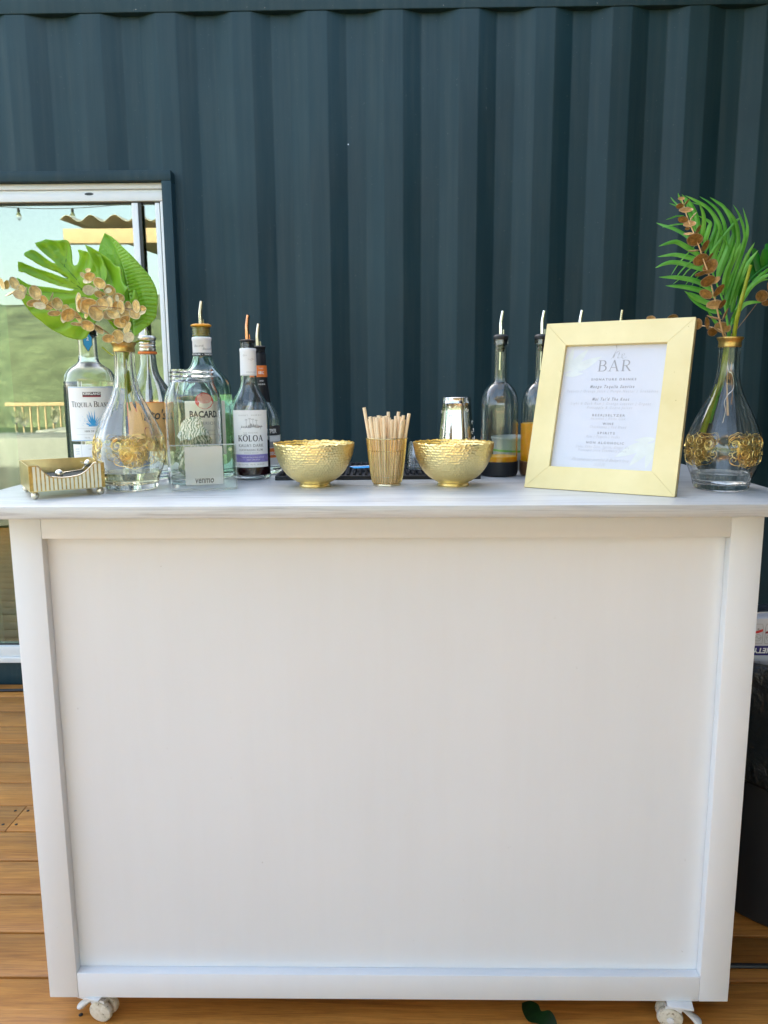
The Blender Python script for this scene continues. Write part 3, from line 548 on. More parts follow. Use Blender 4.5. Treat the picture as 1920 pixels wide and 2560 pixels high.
def pourer(par, z, r, metal, stop, h=.047, tip=.0034, az=-.3, collar=.0035, rib=True, down=.0):
    p_ = MB().lathe([(.001, z - .012), (r * .72, z - .012), (r * .74, z - .002), (r * 1.18, z), (r * 1.2, z + collar * .6), (r * .95, z + collar), (.0035, z + collar + .001), (.001, z + collar + .001)], 24).obj('pourer', stop, par)
    if rib:
        mb = MB()
        for k in range(3): mb.lathe([(r * .70, z - .005 - k * .005), (r * .83, z - .0065 - k * .005), (r * .70, z - .008 - k * .005)], 24)
        mb.obj('rib', stop, p_)
    z0 = z + collar; ca, sa = math.cos(az), math.sin(az)
    q = [(0, z0), (-.0002, z0 + h * .2), (-.0004, z0 + h * .42), (.0002, z0 + h * .6), (.0016, z0 + h * .8), (.0032, z0 + h)]
    pts = cr([(a * ca, a * sa, b) for a, b in q], 3); n = len(pts)
    mb = MB().tube(pts, [.0044 - (.0044 - tip) * (i / (n - 1)) ** 1.2 for i in range(n)], 12)
    mb.tube([(.0045 * ca + .001, .004 * sa - .003, z0), (.0042 * ca + .001, .004 * sa - .003, z0 + h * .22)], .0011, 8); mb.obj('spout', metal, p_)
    if down: MB().tube([(0, 0, z - .012), (-.001, 0, z - down)], .0024, 10).obj('inlet_tube', metal, p_)
    return p_
def prints(par, items, name='lettering'):
    for mt, lst in items.items():
        mb = MB()
        for vf in lst: mb.add(*vf)
        mb.obj(name, G[mt], par, smooth=0)
def gbottle(name, label, x, y_, turn=0, cat='bottle', group=None): return thing(name, label, cat, (x, y_, ZT + .0004), face_cam(x, y_, turn), group)
# ---- agave spirit bottle (leftmost)
b = gbottle('spirit_bottle', 'clear round bottle with white agave label behind the left vase, leftmost bottle', -.632, 1.604, .03)
pr = chaikin([(.044, 0), (.0525, .001), (.053, .012), (.053, .178), (.0525, .200), (.045, .220), (.027, .232), (.0205, .238), (.0192, .246), (.0188, .262), (.0185, .303)], 2)
o, ri = shell(pr, .0028, .008, par=b); liquid(ri, .008, .1975, G['water'], b)
MB().lathe([(.0188, .288), (.0206, .289), (.0206, .300), (.0188, .301)], 32).obj('neck_ring', G['glass'], b); pourer(b, .303, .0175, G['steel'], G['black'], .046)
lb = patch(.053, -.050, .050, .0784, .1877).obj('label', G['paper'], b); patch(.053, -.046, .046, .018, .072).obj('lower_label', G['paper'], b)
def raw(q): return q.v, q.f
prints(lb, {'blue': [raw(patch(.0534, -.0485, .0485, z, z + .0008)) for z in (.0795, .186)]}, 'border')
ag = []
for i in range(40):
    a = math.radians(rnd.uniform(4, 176)); L = rnd.uniform(.019, .032) * (.8 + .25 * math.sin(a)); q = (math.cos(a), math.sin(a)); w_ = .0012
    ag.append(bend(([(0, 0), (q[0] * L * .4 - q[1] * w_, q[1] * L * .4 + q[0] * w_), (q[0] * L, q[1] * L), (q[0] * L * .4 + q[1] * w_, q[1] * L * .4 - q[0] * w_)], [(0, 1, 2, 3)]), .108, .053, rnd.uniform(-.003, .003), .0006))
prints(lb, {'blue': ag}, 'agave_drawing')
prints(lb, {'ink': [raw(patch(.0534, -.0175, .0175, .1697, .1767))], 'maroon': [raw(patch(.0534, -.0175, .0175, .1668, .1697))]}, 'brand_block')
prints(lb, {'paper': [bend(textmesh('KIRKLAND', .0068, .0002), .1712, .053, 0, .0011)], 'ink': [bend(serif('TEQUILA BLANCO', .0112, .05, 1.2, .78, .085), .147, .053)],
  'greyink': [bend(textmesh('100% DE AGAVE', .0052, .0002), .0965, .053), bend(textmesh('750 ML     40% ALC/VOL', .0036), .084, .053), raw(patch(.0534, -.035, .035, .1035, .1038)), raw(patch(.0534, -.035, .035, .0915, .0918))]})
prints(b, {'greyink': [bend(textmesh(s_, .0038), z, .053, -.036) for s_, z in (('NOM', .061), ('AGED', .056), ('LOTE', .051))] + [bend(textmesh(s_, .0034), z, .053, .006) for s_, z in (('DISTILLED FROM AGAVE', .061), ('JALISCO MEXICO', .056), ('PRODUCT OF MEXICO', .046))] + [raw(patch(.0534, -.027, -.0267, .02, .07))]})
tg = thing('neck_tag', 'small blue pointed paper tag hanging on the neck of the leftmost bottle', 'tag', (-.622, 1.5805, ZT + .262), face_cam(-.622, 1.58))
MB().add([(0, 0, -.004), (.0085, 0, .010), (.0085, 0, .024), (0, 0, .036), (-.0085, 0, .024), (-.0085, 0, .010)] + [(0, .0006, -.004), (.0085, .0006, .010), (.0085, .0006, .024), (0, .0006, .036), (-.0085, .0006, .024), (-.0085, .0006, .010)], [(0, 1, 2, 3, 4, 5), (11, 10, 9, 8, 7, 6)] + [(i, i + 6, (i + 1) % 6 + 6, (i + 1) % 6) for i in range(6)]).obj('tag_card', G['blue'], tg, smooth=0)
mb = MB(); q = [(0, -.004), (.0085, .010), (.0085, .024), (0, .036), (-.0085, .024), (-.0085, .010), (0, -.004)]; mb.tube([(a, -.0002, c) for a, c in q], .0005, 5); mb.obj('border', G['ink'], tg)
MB().add(*flat(textmesh('2', .010, .0003), 0, .018, -.0004)).obj('lettering', G['paper'], tg, smooth=0)
MB().tube([(0, 0, .036), (.001, .004, .040), (0, .0, .0365)], .0004, 5).obj('string', G['ink'], tg)
# ---- vodka bottle with tan label
b = gbottle('vodka_bottle', 'clear bottle with tan and orange label between left vase and tip jar', -.503, 1.585, -.02)
pr = chaikin([(.042, 0), (.0485, .001), (.049, .01), (.049, .135), (.0485, .155), (.040, .182), (.0235, .205), (.0178, .222), (.0155, .252), (.0150, .262)], 2)
o, ri = shell(pr, .0028, .008, par=b); liquid(ri, .008, .150, G['water'], b)
MB().lathe([(.0152, .2515), (.0185, .252), (.0190, .2535), (.0185, .2565), (.0152, .257)], 32).obj('collar_ring', G['orangep'], b)
mb = MB().lathe([(.0152, .258), (.0168, .2585), (.0168, .262), (.0155, .263), (.0165, .2655), (.0168, .268), (.0155, .2695), (.0165, .272), (.0168, .275), (.0155, .277), (.0168, .2785), (.0182, .281), (.0182, .2845), (.0155, .2875), (.004, .2885), (.001, .2885)], 32); mb.obj('pourer_collar', G['steel2'], b)
pourer(b, .284, .0145, G['steel'], G['black'], .045)
lb = patch(.049, -.045, .040, .058, .1565).obj('label', G['tanlabel'], b)
prints(lb, {'orangep': [raw(patch(.0494, -.045, -.0435, .058, .1565)), raw(patch(.0494, .0385, .040, .058, .1565)), raw(patch(.0494, -.045, .040, .155, .1565))]}, 'border')
prints(lb, {'ink': [bend(textmesh("Tito's.", .027, .0005, .22, sx=.85), .122, .049, .008)]})
mb = MB().add(*bend(([(.0155 * math.cos(a / 24 * 2 * pi), .0165 * math.sin(a / 24 * 2 * pi)) for a in range(24)], [tuple(range(24))]), .092, .049, -.002)); mb.obj('seal_print', G['maroon'], lb, smooth=0)
mb = MB().add(*bend(([(.012 * math.cos(a / 24 * 2 * pi), .013 * math.sin(a / 24 * 2 * pi)) for a in range(24)], [tuple(range(24))]), .092, .049, -.002, .0009)); mb.obj('seal_print', G['tanlabel'], lb, smooth=0)
# ---- large green-tinted rum bottle
b = gbottle('rum_bottle', 'large green tinted rum bottle with orange stopper and white neck band, behind the tip jar', -.393, 1.590, .02)
pr = chaikin([(.048, 0), (.0545, .001), (.055, .012), (.055, .105), (.0515, .122), (.0515, .135), (.0565, .15), (.0565, .178), (.0535, .196), (.040, .213), (.0245, .226), (.0190, .243), (.0175, .256), (.0172, .302), (.0172, .306)], 2)
o, ri = shell(pr, .0032, .008, mat=G['green_glass'], par=b); liquid(ri, .008, .170, G['green_spirit'], b)
MB().lathe([(.0172, .2535), (.0186, .2537), (.0186, .276), (.0195, .278), (.0195, .283), (.0186, .2845), (.0172, .285)], 40).obj('neck_band', G['paper'], b)
MB().lathe([(.0187, .2475), (.0190, .2476), (.0190, .2532), (.0187, .2533)], 40).obj('black_band', G['ink'], b)
prints(b, {'paper': [bend(textmesh('WHITE RUM  \u2022  WHITE RUM', .0046, .0001, 0, sx=1.15), .2487, .0190)], 'greyink': [bend(textmesh('Bacardi', .0065, 0, .3), .265, .0187, -.007), bend(textmesh('Bacardi', .0065, 0, .3), .259, .0187, .010)]})
mb = MB()
for k in range(4): mb.lathe([(.0172, .287 + k * .0048), (.0183, .289 + k * .0048), (.0172, .291 + k * .0048)], 32)
mb.obj('screw_thread', G['green_glass'], b)
p_ = pourer(b, .306, .0172, G['champ'], G['orange'], .045, az=.2, rib=False, collar=.0045)
MB().lathe([(.001, .288), (.0125, .288), (.0132, .291), (.0122, .2945), (.0136, .297), (.0125, .302), (.0138, .3055)], 28).obj('stopper_plug', G['orange'], p_)
MB().lathe([(.0175, .3064), (.0193, .3064), (.0193, .3088), (.0175, .309)], 32).obj('stopper_flange', G['champ'], p_)
rz_ = lambda z: max(q[0] for q in pr if abs(q[1] - z) < .012)
lb = patch(.0567, -.043, .043, .050, .158).obj('label', G['cream'], b)
prints(lb, {'red': [bend(([(.019 * math.cos(a / 24 * 2 * pi), .0155 * math.sin(a / 24 * 2 * pi)) for a in range(24)], [tuple(range(24))]), .158, .0567, 0)]}, 'emblem')
prints(lb, {'pink': [bend(([(.0150 * math.cos(a / 20 * 2 * pi), .0095 * math.sin(a / 20 * 2 * pi)) for a in range(20)], [tuple(range(20))]), .1625, .0567, 0, .0009)]}, 'emblem')
prints(lb, {'ink': [bend(textmesh('BACARDI', .0175, .0006, sx=.88), .126, .0567)], 'greyink': [bend(textmesh('SUPERIOR', .0088, .0001, space=1.25), .111, .0567), bend(textmesh('CARTA BLANCA', .0048, space=1.2), .098, .0567), bend(textmesh('ORIGINAL PREMIUM RUM', .0040, space=1.1), .090, .0567)]})
# ---- tip jar with cash
jar = thing('tip_jar', 'wide mouthed clear glass tip jar half full of folded banknotes', 'jar', (-.3925, 1.500, ZT + .0004), .1)
pr = chaikin([(.044, 0), (.0515, .001), (.0535, .010), (.0535, .150), (.052, .168), (.0435, .188), (.0405, .196), (.0400, .219)], 2)
o, ri = shell(pr, .0042, .010, mat=G['glassb'], par=jar, pw=2.6, seg=72)
mb = MB()
for k, z in enumerate((.1975, .2055, .2135)): mb.lathe([(.0405, z - .0022), (.0435, z), (.0405, z + .0022)], 56, 2.1)
mb.obj('screw_thread', G['glassb'], jar)
def note(loc, rx, ry, rz, bendr, L=.150, W=.062):
    mb = MB(); n = 22; vs = []
    for i in range(n + 1):
        s_ = (i / n - .5) * L; a = s_ / bendr; cx, cz = bendr * math.sin(a), bendr * (1 - math.cos(a))
        for j in range(5):
            w_ = (j / 4 - .5) * W; vs.append((cx, w_, cz + .0022 * math.sin(j * 2.1 + i * .55)))
    top = [(a_, b_, c_ + .0003) for a_, b_, c_ in vs]; fs = []
    for i in range(n):
        for j in range(4): a = i * 5 + j; fs += [(a, a + 1, a + 6, a + 5), (a + len(vs), a + 5 + len(vs), a + 6 + len(vs), a + 1 + len(vs))]
    mb.add(vs + top, fs); mb.xf(Matrix.Translation(loc) @ Matrix.Rotation(rz, 4, 'Z') @ Matrix.Rotation(ry, 4, 'Y') @ Matrix.Rotation(rx, 4, 'X'))
    return mb
JL = Vector((-.3925, 1.500, ZT))
NL = [((0, .0, .040), 1.2, .25, .3, .021, .11, .05), ((.003, -.002, .026), .35, .15, 1.1, .024, .12, .05), ((-.004, .004, .060), 1.45, .5, -.4, .022, .12, .048), ((.006, .002, .052), .8, -.6, 2.2, .026, .12, .046), ((.0, -.004, .078), 1.0, .9, .5, .023, .11, .046), ((-.006, .0, .032), 1.5, -.3, 2.9, .028, .13, .05), ((.002, .006, .070), .5, .35, 3.8, .025, .11, .044), ((.004, -.006, .018), .1, .05, .2, .040, .08, .05), ((-.01, -.004, .095), 1.3, .7, 1.9, .024, .12, .046), ((.012, .002, .086), .9, -.5, 4.4, .026, .12, .046), ((-.012, -.01, .050), 1.1, .2, 5.2, .030, .13, .05), ((.01, -.012, .036), .6, -.4, 3.0, .028, .12, .05)]
for i, (l_, a, b_, c_, rr_, L_, W_) in enumerate(NL):
    mb = note((0, 0, 0), a, b_, c_, rr_, L_, W_)
    ctr = Vector([sum(q[k] for q in mb.v) / len(mb.v) for k in range(3)]); lim = .05
    mxr = max(math.hypot(q[0] - ctr.x, q[1] - ctr.y) for q in mb.v); s_ = min(1, .049 / mxr); zmin = min(q[2] for q in mb.v) - ctr.z
    mb.v = [((q[0] - ctr.x) * s_ + l_[0] * .3, (q[1] - ctr.y) * s_ + l_[1] * .3, max(.0125, (q[2] - ctr.z) * s_ + l_[2])) for q in mb.v]
    o = mb.obj('banknote', G['cash'], None, tuple(JL), smooth=70); tag(o, 'crumpled green banknote curled up inside the glass tip jar', 'banknote', 'banknotes in the tip jar')
# ---- acrylic sign holder
ac = thing('sign_holder', 'clear acrylic block holding a small white payment card, in front of the tip jar', 'sign', (-.4030, 1.3640, ZT + .0003), .30)
MB().box(0, .1165, 0, .004, 0, .083).obj('acrylic_sheet', G['acrylic'], ac); MB().box(0, .1165, .0085, .0165, 0, .083).obj('acrylic_sheet', G['acrylic'], ac)
ed = MB()
for yy in (.0, .0165):
    ed.tube([(0, yy, .0008), (.1165, yy, .0008), (.1165, yy, .0825), (0, yy, .0825), (0, yy, .0008)], .0007, 6)
ed.obj('cut_edge', G['acredge'], ac)
for x, z in ((.106, .074), (.010, .010)): MB().lathe([(.001, 0), (.0032, 0), (.0032, .003), (.001, .003)], 14).xf(Matrix.Translation((x, -.0002, z)) @ Matrix.Rotation(pi / 2, 4, 'X')).obj('magnet', G['steel'], ac)
pc = MB().box(.0255, .0925, .0052, .0060, .010, .0795).obj('payment_card', G['paper'], ac, smooth=0)
MB().add(*flat(textmesh('venmo', .0175, .0003, .18, sx=.70), .0585, .0135, .0049)).obj('lettering', G['ink'], pc, smooth=0)
# ---- dark rum bottle with white label
b = gbottle('dark_rum_bottle', 'slim clear bottle of dark rum with white label, white neck sleeve and copper pourer', -.2962, 1.570, .0)
pr = chaikin([(.032, 0), (.0375, .001), (.0385, .008), (.0385, .128), (.038, .140), (.0335, .158), (.0215, .176), (.0168, .188), (.0155, .2), (.0142, .262), (.0135, .2745)], 2)
o, ri = shell(pr, .0026, .007, par=b); liquid(ri, .007, .078, G['rum'], b, name='dark_rum')
MB().lathe([(.0153, .2075), (.0164, .2077), (.0160, .254), (.0165, .256), (.0165, .2595), (.0155, .261), (.0142, .2612)], 40).obj('neck_sleeve', G['paper'], b)
mb = MB()
for k in range(3): mb.lathe([(.0130, .2632 + k * .004), (.0143, .265 + k * .004), (.0130, .2668 + k * .004)], 28)
mb.obj('screw_thread', G['glass'], b)
prints(b, {'greyink': [bend(textmesh('KOLOA RUM', .0034), .213, .0163, .006), raw(patch(.0163, -.0155, .0155, .2092, .2096)), bend(textmesh('o~', .008, -.0001), .245, .0161, -.006), bend(textmesh('~o~', .009, -.0001, .4), .237, .0161, .006)]})
pourer(b, .2745, .0132, G['copper'], G['black'], .048, az=.5)
lb = patch(.0385, -.039, .039, .0255, .1395).obj('label', G['paper'], b)
prints(lb, {'purple': [raw(patch(.0389, -.0385, .0385, .036, .0515))]}, 'purple_band')
isl = []
for i in range(26):
    x = rnd.uniform(-.021, .021); isl.append(([(x, rnd.uniform(0, .003)), (x + rnd.uniform(.002, .006), rnd.uniform(0, .003)), (x + .002, rnd.uniform(.003, .009) * (1 - abs(x) / .03) + .003)], [(0, 1, 2)]))
for x in (-.008, -.001, .005, .012):
    zt_ = .018 - abs(x) * .3; isl.append(([(x - .0003, .004), (x + .0003, .004), (x + .0006, zt_), (x, zt_)], [(0, 1, 2, 3)]))
    for a in (20, 60, 120, 160): isl.append(([(x, zt_), (x + .004 * math.cos(math.radians(a)), zt_ + .003 * math.sin(math.radians(a)) - .0005), (x + .002 * math.cos(math.radians(a)), zt_ + .003 * math.sin(math.radians(a)))], [(0, 1, 2)]))
isl.append(([(-.021, -.003), (.021, -.003), (.021, .001), (-.021, .001)], [(0, 1, 2, 3)])); prints(lb, {'greyink': [bend(q, .104, .0385) for q in isl]}, 'island_drawing')
ks, kf = serif('KOLOA', .0118, .10, 1.5, None, .052)
prints(lb, {'ink': [bend((ks, kf), .078, .0385)], 'greyink': [bend(([(-.008, 0), (.0, 0), (.0, .001), (-.008, .001)], [(0, 1, 2, 3)]), .0915, .0385, -.0065)] ,
  'silverink': [bend(textmesh("KAUA'I DARK", .0085, .0002, space=1.1, sx=.92), .0665, .0385), bend(textmesh('HAWAIIAN RUM', .0062, .0001, space=1.08), .0585, .0385), bend(textmesh('THE ORIGINAL', .0036, space=1.3), .0935, .0385), bend(textmesh('SINGLE BATCH', .0036, space=1.2), .0535, .0385), bend(textmesh('40% ALC/VOL   750 ML   80 PROOF', .0036), .030, .0385), bend(textmesh('KAUA\'I  HAWAII', .0044, space=1.5), .128, .0385)],
  'paper': [bend(textmesh('HANDCRAFTED IN SMALL BATCHES', .0028), .0448, .0385, .004, .0009), bend(textmesh('FINEST CANE SUGAR', .0028), .040, .0385, .004, .0009)]})
# ---- liqueur bottle behind it
b = gbottle('liqueur_bottle', 'long necked liqueur bottle in black wrap with orange band, behind the dark rum bottle', -.2915, 1.662, .28)
pr = chaikin([(.036, 0), (.0415, .001), (.0425, .008), (.0425, .105), (.041, .120), (.033, .137), (.0225, .152), (.0175, .185), (.0152, .225), (.0140, .262)], 2)
o, ri = shell(pr, .0026, .007, par=b); liquid(ri, .007, .095, G['spirit'], b)
MB().lathe([(.0236, .1525), (.0225, .160), (.0188, .186), (.0165, .214), (.0160, .252), (.0152, .254), (.0148, .254)], 40).obj('neck_wrap', G['black'], b)
MB().lathe([(.0175, .2052), (.0178, .2055), (.0170, .2290), (.0167, .2293)], 40).obj('orange_band', G['orangep'], b)
mb = MB()
for k in range(4): mb.lathe([(.0138, .2545 + k * .0032), (.0152, .256 + k * .0032), (.0138, .2575 + k * .0032)], 28)
mb.obj('screw_thread', G['black'], b)
prints(b, {'paper': [bend(textmesh('TRIPLE', .0034), .222, .0172), bend(textmesh('SEC', .0078, .0002), .2115, .0175), bend(textmesh('AND', .0042, .0001), .196, .0190), bend(textmesh('LIQUEUR', .0038, .0001), .189, .0195)]})
pourer(b, .2665, .0138, G['champ'], G['black'], .046, az=.2)
lb = patch(.0425, -.042, .042, .020, .103).obj('label', G['paper'], b)
prints(lb, {'ink': [raw(patch(.0429, -.042, .042, .083, .1035))], 'orangep': [raw(patch(.0429, -.042, .042, .036, .056))], 'silverink': [raw(patch(.0429, -.042, .042, .058, .070))]}, 'label_band')
prints(lb, {'paper': [bend(textmesh('DEKUYPER', .0125, .0004, sx=.8), .088, .0425, 0, .0012), bend(textmesh('TRIPLE SEC', .009, .0004, sx=.9), .042, .0425, 0, .0012)]})
# ---- hammered bowls
BWL = []
def bowl(label, x, y_):
    t = thing('hammered_bowl', label, 'bowl', (x, y_, ZT + .0003), rnd.uniform(0, 6), 'hammered gold bowls')
    if BWL:
        for o_ in BWL: inst(o_.name.split('.')[0], o_.data, t)
        return
    NR, NA = 19, 76
    po = chaikin([(.0300, .0085), (.036, .0105), (.0525, .022), (.0665, .043), (.0735, .064), (.0760, .0815)], 3)
    L = [0]
    for a, c in zip(po, po[1:]): L.append(L[-1] + math.dist(a, c))
    def at(s_):
        s_ = s_ * L[-1]
        for k in range(len(po) - 1):
            if L[k] <= s_ <= L[k + 1] + 1e-9: f = (s_ - L[k]) / (L[k + 1] - L[k]); return po[k][0] + (po[k + 1][0] - po[k][0]) * f, po[k][1] + (po[k + 1][1] - po[k][1]) * f
        return po[-1]
    jit = [[(rnd.uniform(-.22, .22), rnd.uniform(-.2, .2)) for _ in range(NA + 1)] for _ in range(NR + 3)]
    def dimple(a, s_):
        v_ = s_ * NR; best = 9
        for k in range(int(v_) - 1, int(v_) + 3):
            if k < 0 or k > NR + 1: continue
            u_ = a / (2 * pi) * NA + (.5 if k % 2 else 0)
            for j in (math.floor(u_), math.floor(u_) + 1):
                jx, jy = jit[k][j % NA]; best = min(best, math.hypot(u_ - j - jx, (v_ - k - jy) * 1.05))
        return best
    SEG, RW = 420, 92; prof = []
    outer = [(*at(i / RW), i / RW) for i in range(RW + 1)]; inner = [(r - .0016, z + .0004, s_) for r, z, s_ in reversed(outer[3:])]
    full = outer + inner; al = full
    def fn(r, z, a, i):
        r0, z0, s_ = al[i]; d = dimple(a, s_); amp = .00105 * min(1, s_ * 2.2 + .15); dr = -amp * max(0, 1 - d * d * 2.6)
        zz = z + (.0007 * math.sin(a * 23 + 1) + .0004 * math.sin(a * 41)) * max(0, s_ - .93) / .07; return max(r + dr, .0005), zz
    mb = MB().lathe([(r, z) for r, z, s_ in full], SEG, fn=fn)
    BWL.append(mb.obj('bowl', G['gold'], t, smooth=80))
    BWL.append(MB().lathe([(.0255, .0), (.0290, .0), (.0298, .0025), (.0282, .0055), (.0300, .0088), (.02, .0095), (.001, .0095)], 56).obj('foot_ring', G['gold'], t))
bowl('hammered gold bowl left of the wire cup of straws', -.1527, 1.437); bowl('hammered gold bowl right of the wire cup of straws', .1075, 1.440)
# ---- wire cup and straws
wc = thing('wire_cup', 'gold wire cup holding paper straws between the two bowls', 'cup', (-.0172, 1.452, ZT + .0003))
def wr(z): return .0268 + .0 if z < 0 else (.0262 + (.0375 - .0262) * min(1, (max(0, z - .004) / .085)) ** .62)
wp = [(.0225, 0, .0035)] + [(wr(z), 0, z) for z in (.006, .012, .02, .032, .048, .064, .078, .0885)]
wm = MB().tube(wp, .0010, 6).mesh('wire', G['brass'])
for i in range(46): inst('wire', wm, wc, (0, 0, 0), (0, 0, 2 * pi * i / 46))
def ringm(R, z, r): return MB().tube([(R * math.cos(2 * pi * i / 56), R * math.sin(2 * pi * i / 56), z) for i in range(57)], r, 8)
ringm(.0390, .0890, .0011).obj('rim', G['brass'], wc); ringm(.0338, .066, .0008).obj('ring', G['brass'], wc); ringm(.0275, .017, .0008).obj('ring', G['champ'], wc)
MB().lathe([(.0235, .0), (.0262, .0), (.0266, .0018), (.0262, .0036), (.0235, .0036)], 48).obj('base_ring', G['champ'], wc)
MB().lathe([(.0005, .001), (.0234, .001), (.0234, .0028), (.0005, .0028)], 40).obj('base_plate', G['champ'], wc)
def straw_mesh(L):
    r, ri_ = .0031, .0025; mb = MB(); pr = [(r, 0), (r, L), (ri_, L), (ri_, .004), (.0003, .004)]; return mb.lathe(pr, 12)
SM = straw_mesh(.138).mesh('straw', G['straw'])
WC = Vector((-.0172, 1.452, ZT + .0035)); spots = []; tries = 0
spec = [(-.0330, -.006, .143, 'tall paper straw standing at the far left of the wire cup'), (.0028, .004, .1345, 'tall paper straw leaning left in the middle of the wire cup'), (.0185, .002, .1345, 'tall pale paper straw upright right of centre in the wire cup'), (.0385, -.008, .1315, 'tall paper straw leaning right at the right edge of the wire cup')]
for x, yy, h, lab in spec: spots.append((x, yy, h, lab))
while len(spots) < 34 and tries < 5000:
    tries += 1; a = rnd.uniform(0, 2 * pi); rr_ = .033 * math.sqrt(rnd.random()); x, yy = rr_ * math.cos(a), rr_ * math.sin(a)
    if all(math.hypot(x - q[0], yy - q[1]) > .0056 for q in spots): spots.append((x, yy, rnd.uniform(.119, .129), None))
for x, yy, h, lab in spots:
    kx = min(1.0, .0355 / math.hypot(x, yy)) if math.hypot(x, yy) > .0355 else 1
    tx, ty = x * kx, yy * kx; bx_, by_ = tx * .58, ty * .58; h0 = h
    topv = Vector((bx_ + (tx - bx_) * h / .088, by_ + (ty - by_) * h / .088, h)); d = (topv - Vector((bx_, by_, .001))); L = d.length
    mt = Matrix.Translation(WC + Vector((bx_, by_, .001))) @ d.to_track_quat('Z', 'Y').to_matrix().to_4x4() @ Matrix.Diagonal((1, 1, L / .138, 1))
    o = inst('paper_straw', SM, None, mat=mt); tag(o, lab or 'beige paper straw in the dense bunch filling the wire cup', 'straw', 'paper straws in the wire cup')
# ---- bar mat and things on it
mt_ = thing('bar_mat', 'black ribbed rubber bar mat lying behind the gold bowls', 'mat', (-.0395, 1.664, ZT + .0002), math.radians(1.6))
mb = MB().cbox(-.2065, .2065, -.131, .131, 0, .004, .001)
for a in (-1, 1): mb.cbox(-.2065, .2065, a * .131 - .004 - (.0 if a < 0 else 0) + (.004 if a < 0 else -.004) - .0, a * .131 + (.008 if a < 0 else 0), .0041, .009, .001) if False else mb.cbox(-.2065, .2065, (-.131 if a < 0 else .125), (-.125 if a < 0 else .131), .0041, .0085, .001)
for a in (-1, 1): mb.cbox((-.2065 if a < 0 else .2005), (-.2005 if a < 0 else .2065), -.1248, .1248, .0041, .0085, .001)
mb.obj('base', G['rubber'], mt_)
nb = MB()
for i in range(33):
    for j in range(20):
        x, yy = -.194 + i * .01212, -.116 + j * .0122; nb.add([(x + r_ * math.cos(a), yy + r_ * math.sin(a), z) for r_, z in ((.0036, .0041), (.003, .0115)) for a in (0.5, 1.55, 2.6, 3.64, 4.69, 5.74)], [(k, (k + 1) % 6, (k + 1) % 6 + 6, k + 6) for k in range(6)] + [tuple(range(6, 12))])
tag(nb.obj('nub', G['rubber'], mt_, smooth=0), kind='stuff')
cdt = thing('blue_card', 'small bright blue and white card lying on the black bar mat', 'card', (-.066, 1.655, ZT + .0125), .35)
MB().cbox(-.030, .030, -.02, .02, 0, .0012, .0004).obj('card_sheet', G['blue'], cdt); MB().box(-.028, .028, .010, .018, .0013, .0016).obj('white_stripe', G['paper'], cdt, smooth=0)
# stack of small cups, upside down
cs = thing('shaker_tin', 'upturned steel cocktail shaker etched with leaves, behind the right bowl', 'shaker', (.1285, 1.640, ZT + .0122))
prs = [(.0005, .1495), (.024, .1495), (.0275, .150), (.0295, .1488), (.0300, .147), (.0302, .1380), (.0308, .1372), (.0304, .1362), (.0318, .120), (.0378, .069), (.0425, .006), (.0432, .003), (.0432, .0002), (.0418, .0002), (.041, .006), (.036, .069), (.030, .12), (.0005, .144)]
MB().lathe(list(reversed(prs)), 72).obj('tin', G['steel'], cs, fix=True)
mb = MB()
def rsh(z): return .0304 + (.0378 - .0304) * (.1362 - z) / (.1362 - .069) if z > .069 else .0378 + (.0425 - .0378) * (.069 - z) / .063
for i in range(46):
    a0, z0 = rnd.uniform(0, 2 * pi), rnd.uniform(.03, .128); th0 = rnd.uniform(0, 6.3); k_r = rnd.uniform(-420, 420); pts = []; a, z, th = a0, z0, th0
    for j in range(12):
        if not .012 < z < .133: break
        R_ = rsh(z) + .0002; pts.append((R_ * math.cos(a), R_ * math.sin(a), z)); th += k_r * .0014; a += math.cos(th) * .0014 / R_; z += math.sin(th) * .0014
    if len(pts) > 3: mb.tube(pts, .0006, 4)
mb.obj('etched_vine', G['steel2'], cs)
ct = thing('cup_stack', 'upturned stack of small clear plastic tasting cups beside the wire cup of straws', 'cups', (.0455, 1.628, ZT + .0122))
cupm = MB().lathe([(.0235, 0), (.0242, .0003), (.0242, .0018), (.0228, .0022), (.0172, .036), (.0005, .0368), (.0005, .0360), (.0166, .0352), (.0218, .0022), (.0225, .0003)], 36).mesh('cup', G['plastic'])
for k in range(6): inst('cup', cupm, ct, (0, 0, k * .0045))
tb = thing('plastic_tub', 'frosted clear plastic tub with a green stripe standing behind the juice bottles', 'tub', (.278, 1.745, ZT + .0004))
MB().lathe([(.001, 0), (.052, 0), (.055, .002), (.064, .066), (.066, .067), (.066, .0705), (.064, .071), (.0615, .067), (.053, .004), (.001, .002)], 48).obj('tub', plain('frosted_plastic', (.62, .66, .64), .35, Transmission__Weight=.6), tb)
MB().lathe([(.0599, .0395), (.0605, .0395), (.0611, .0440), (.0606, .0440)], 48).obj('green_stripe', plain('green_print', (.15, .42, .05), .5, bump=0), tb)
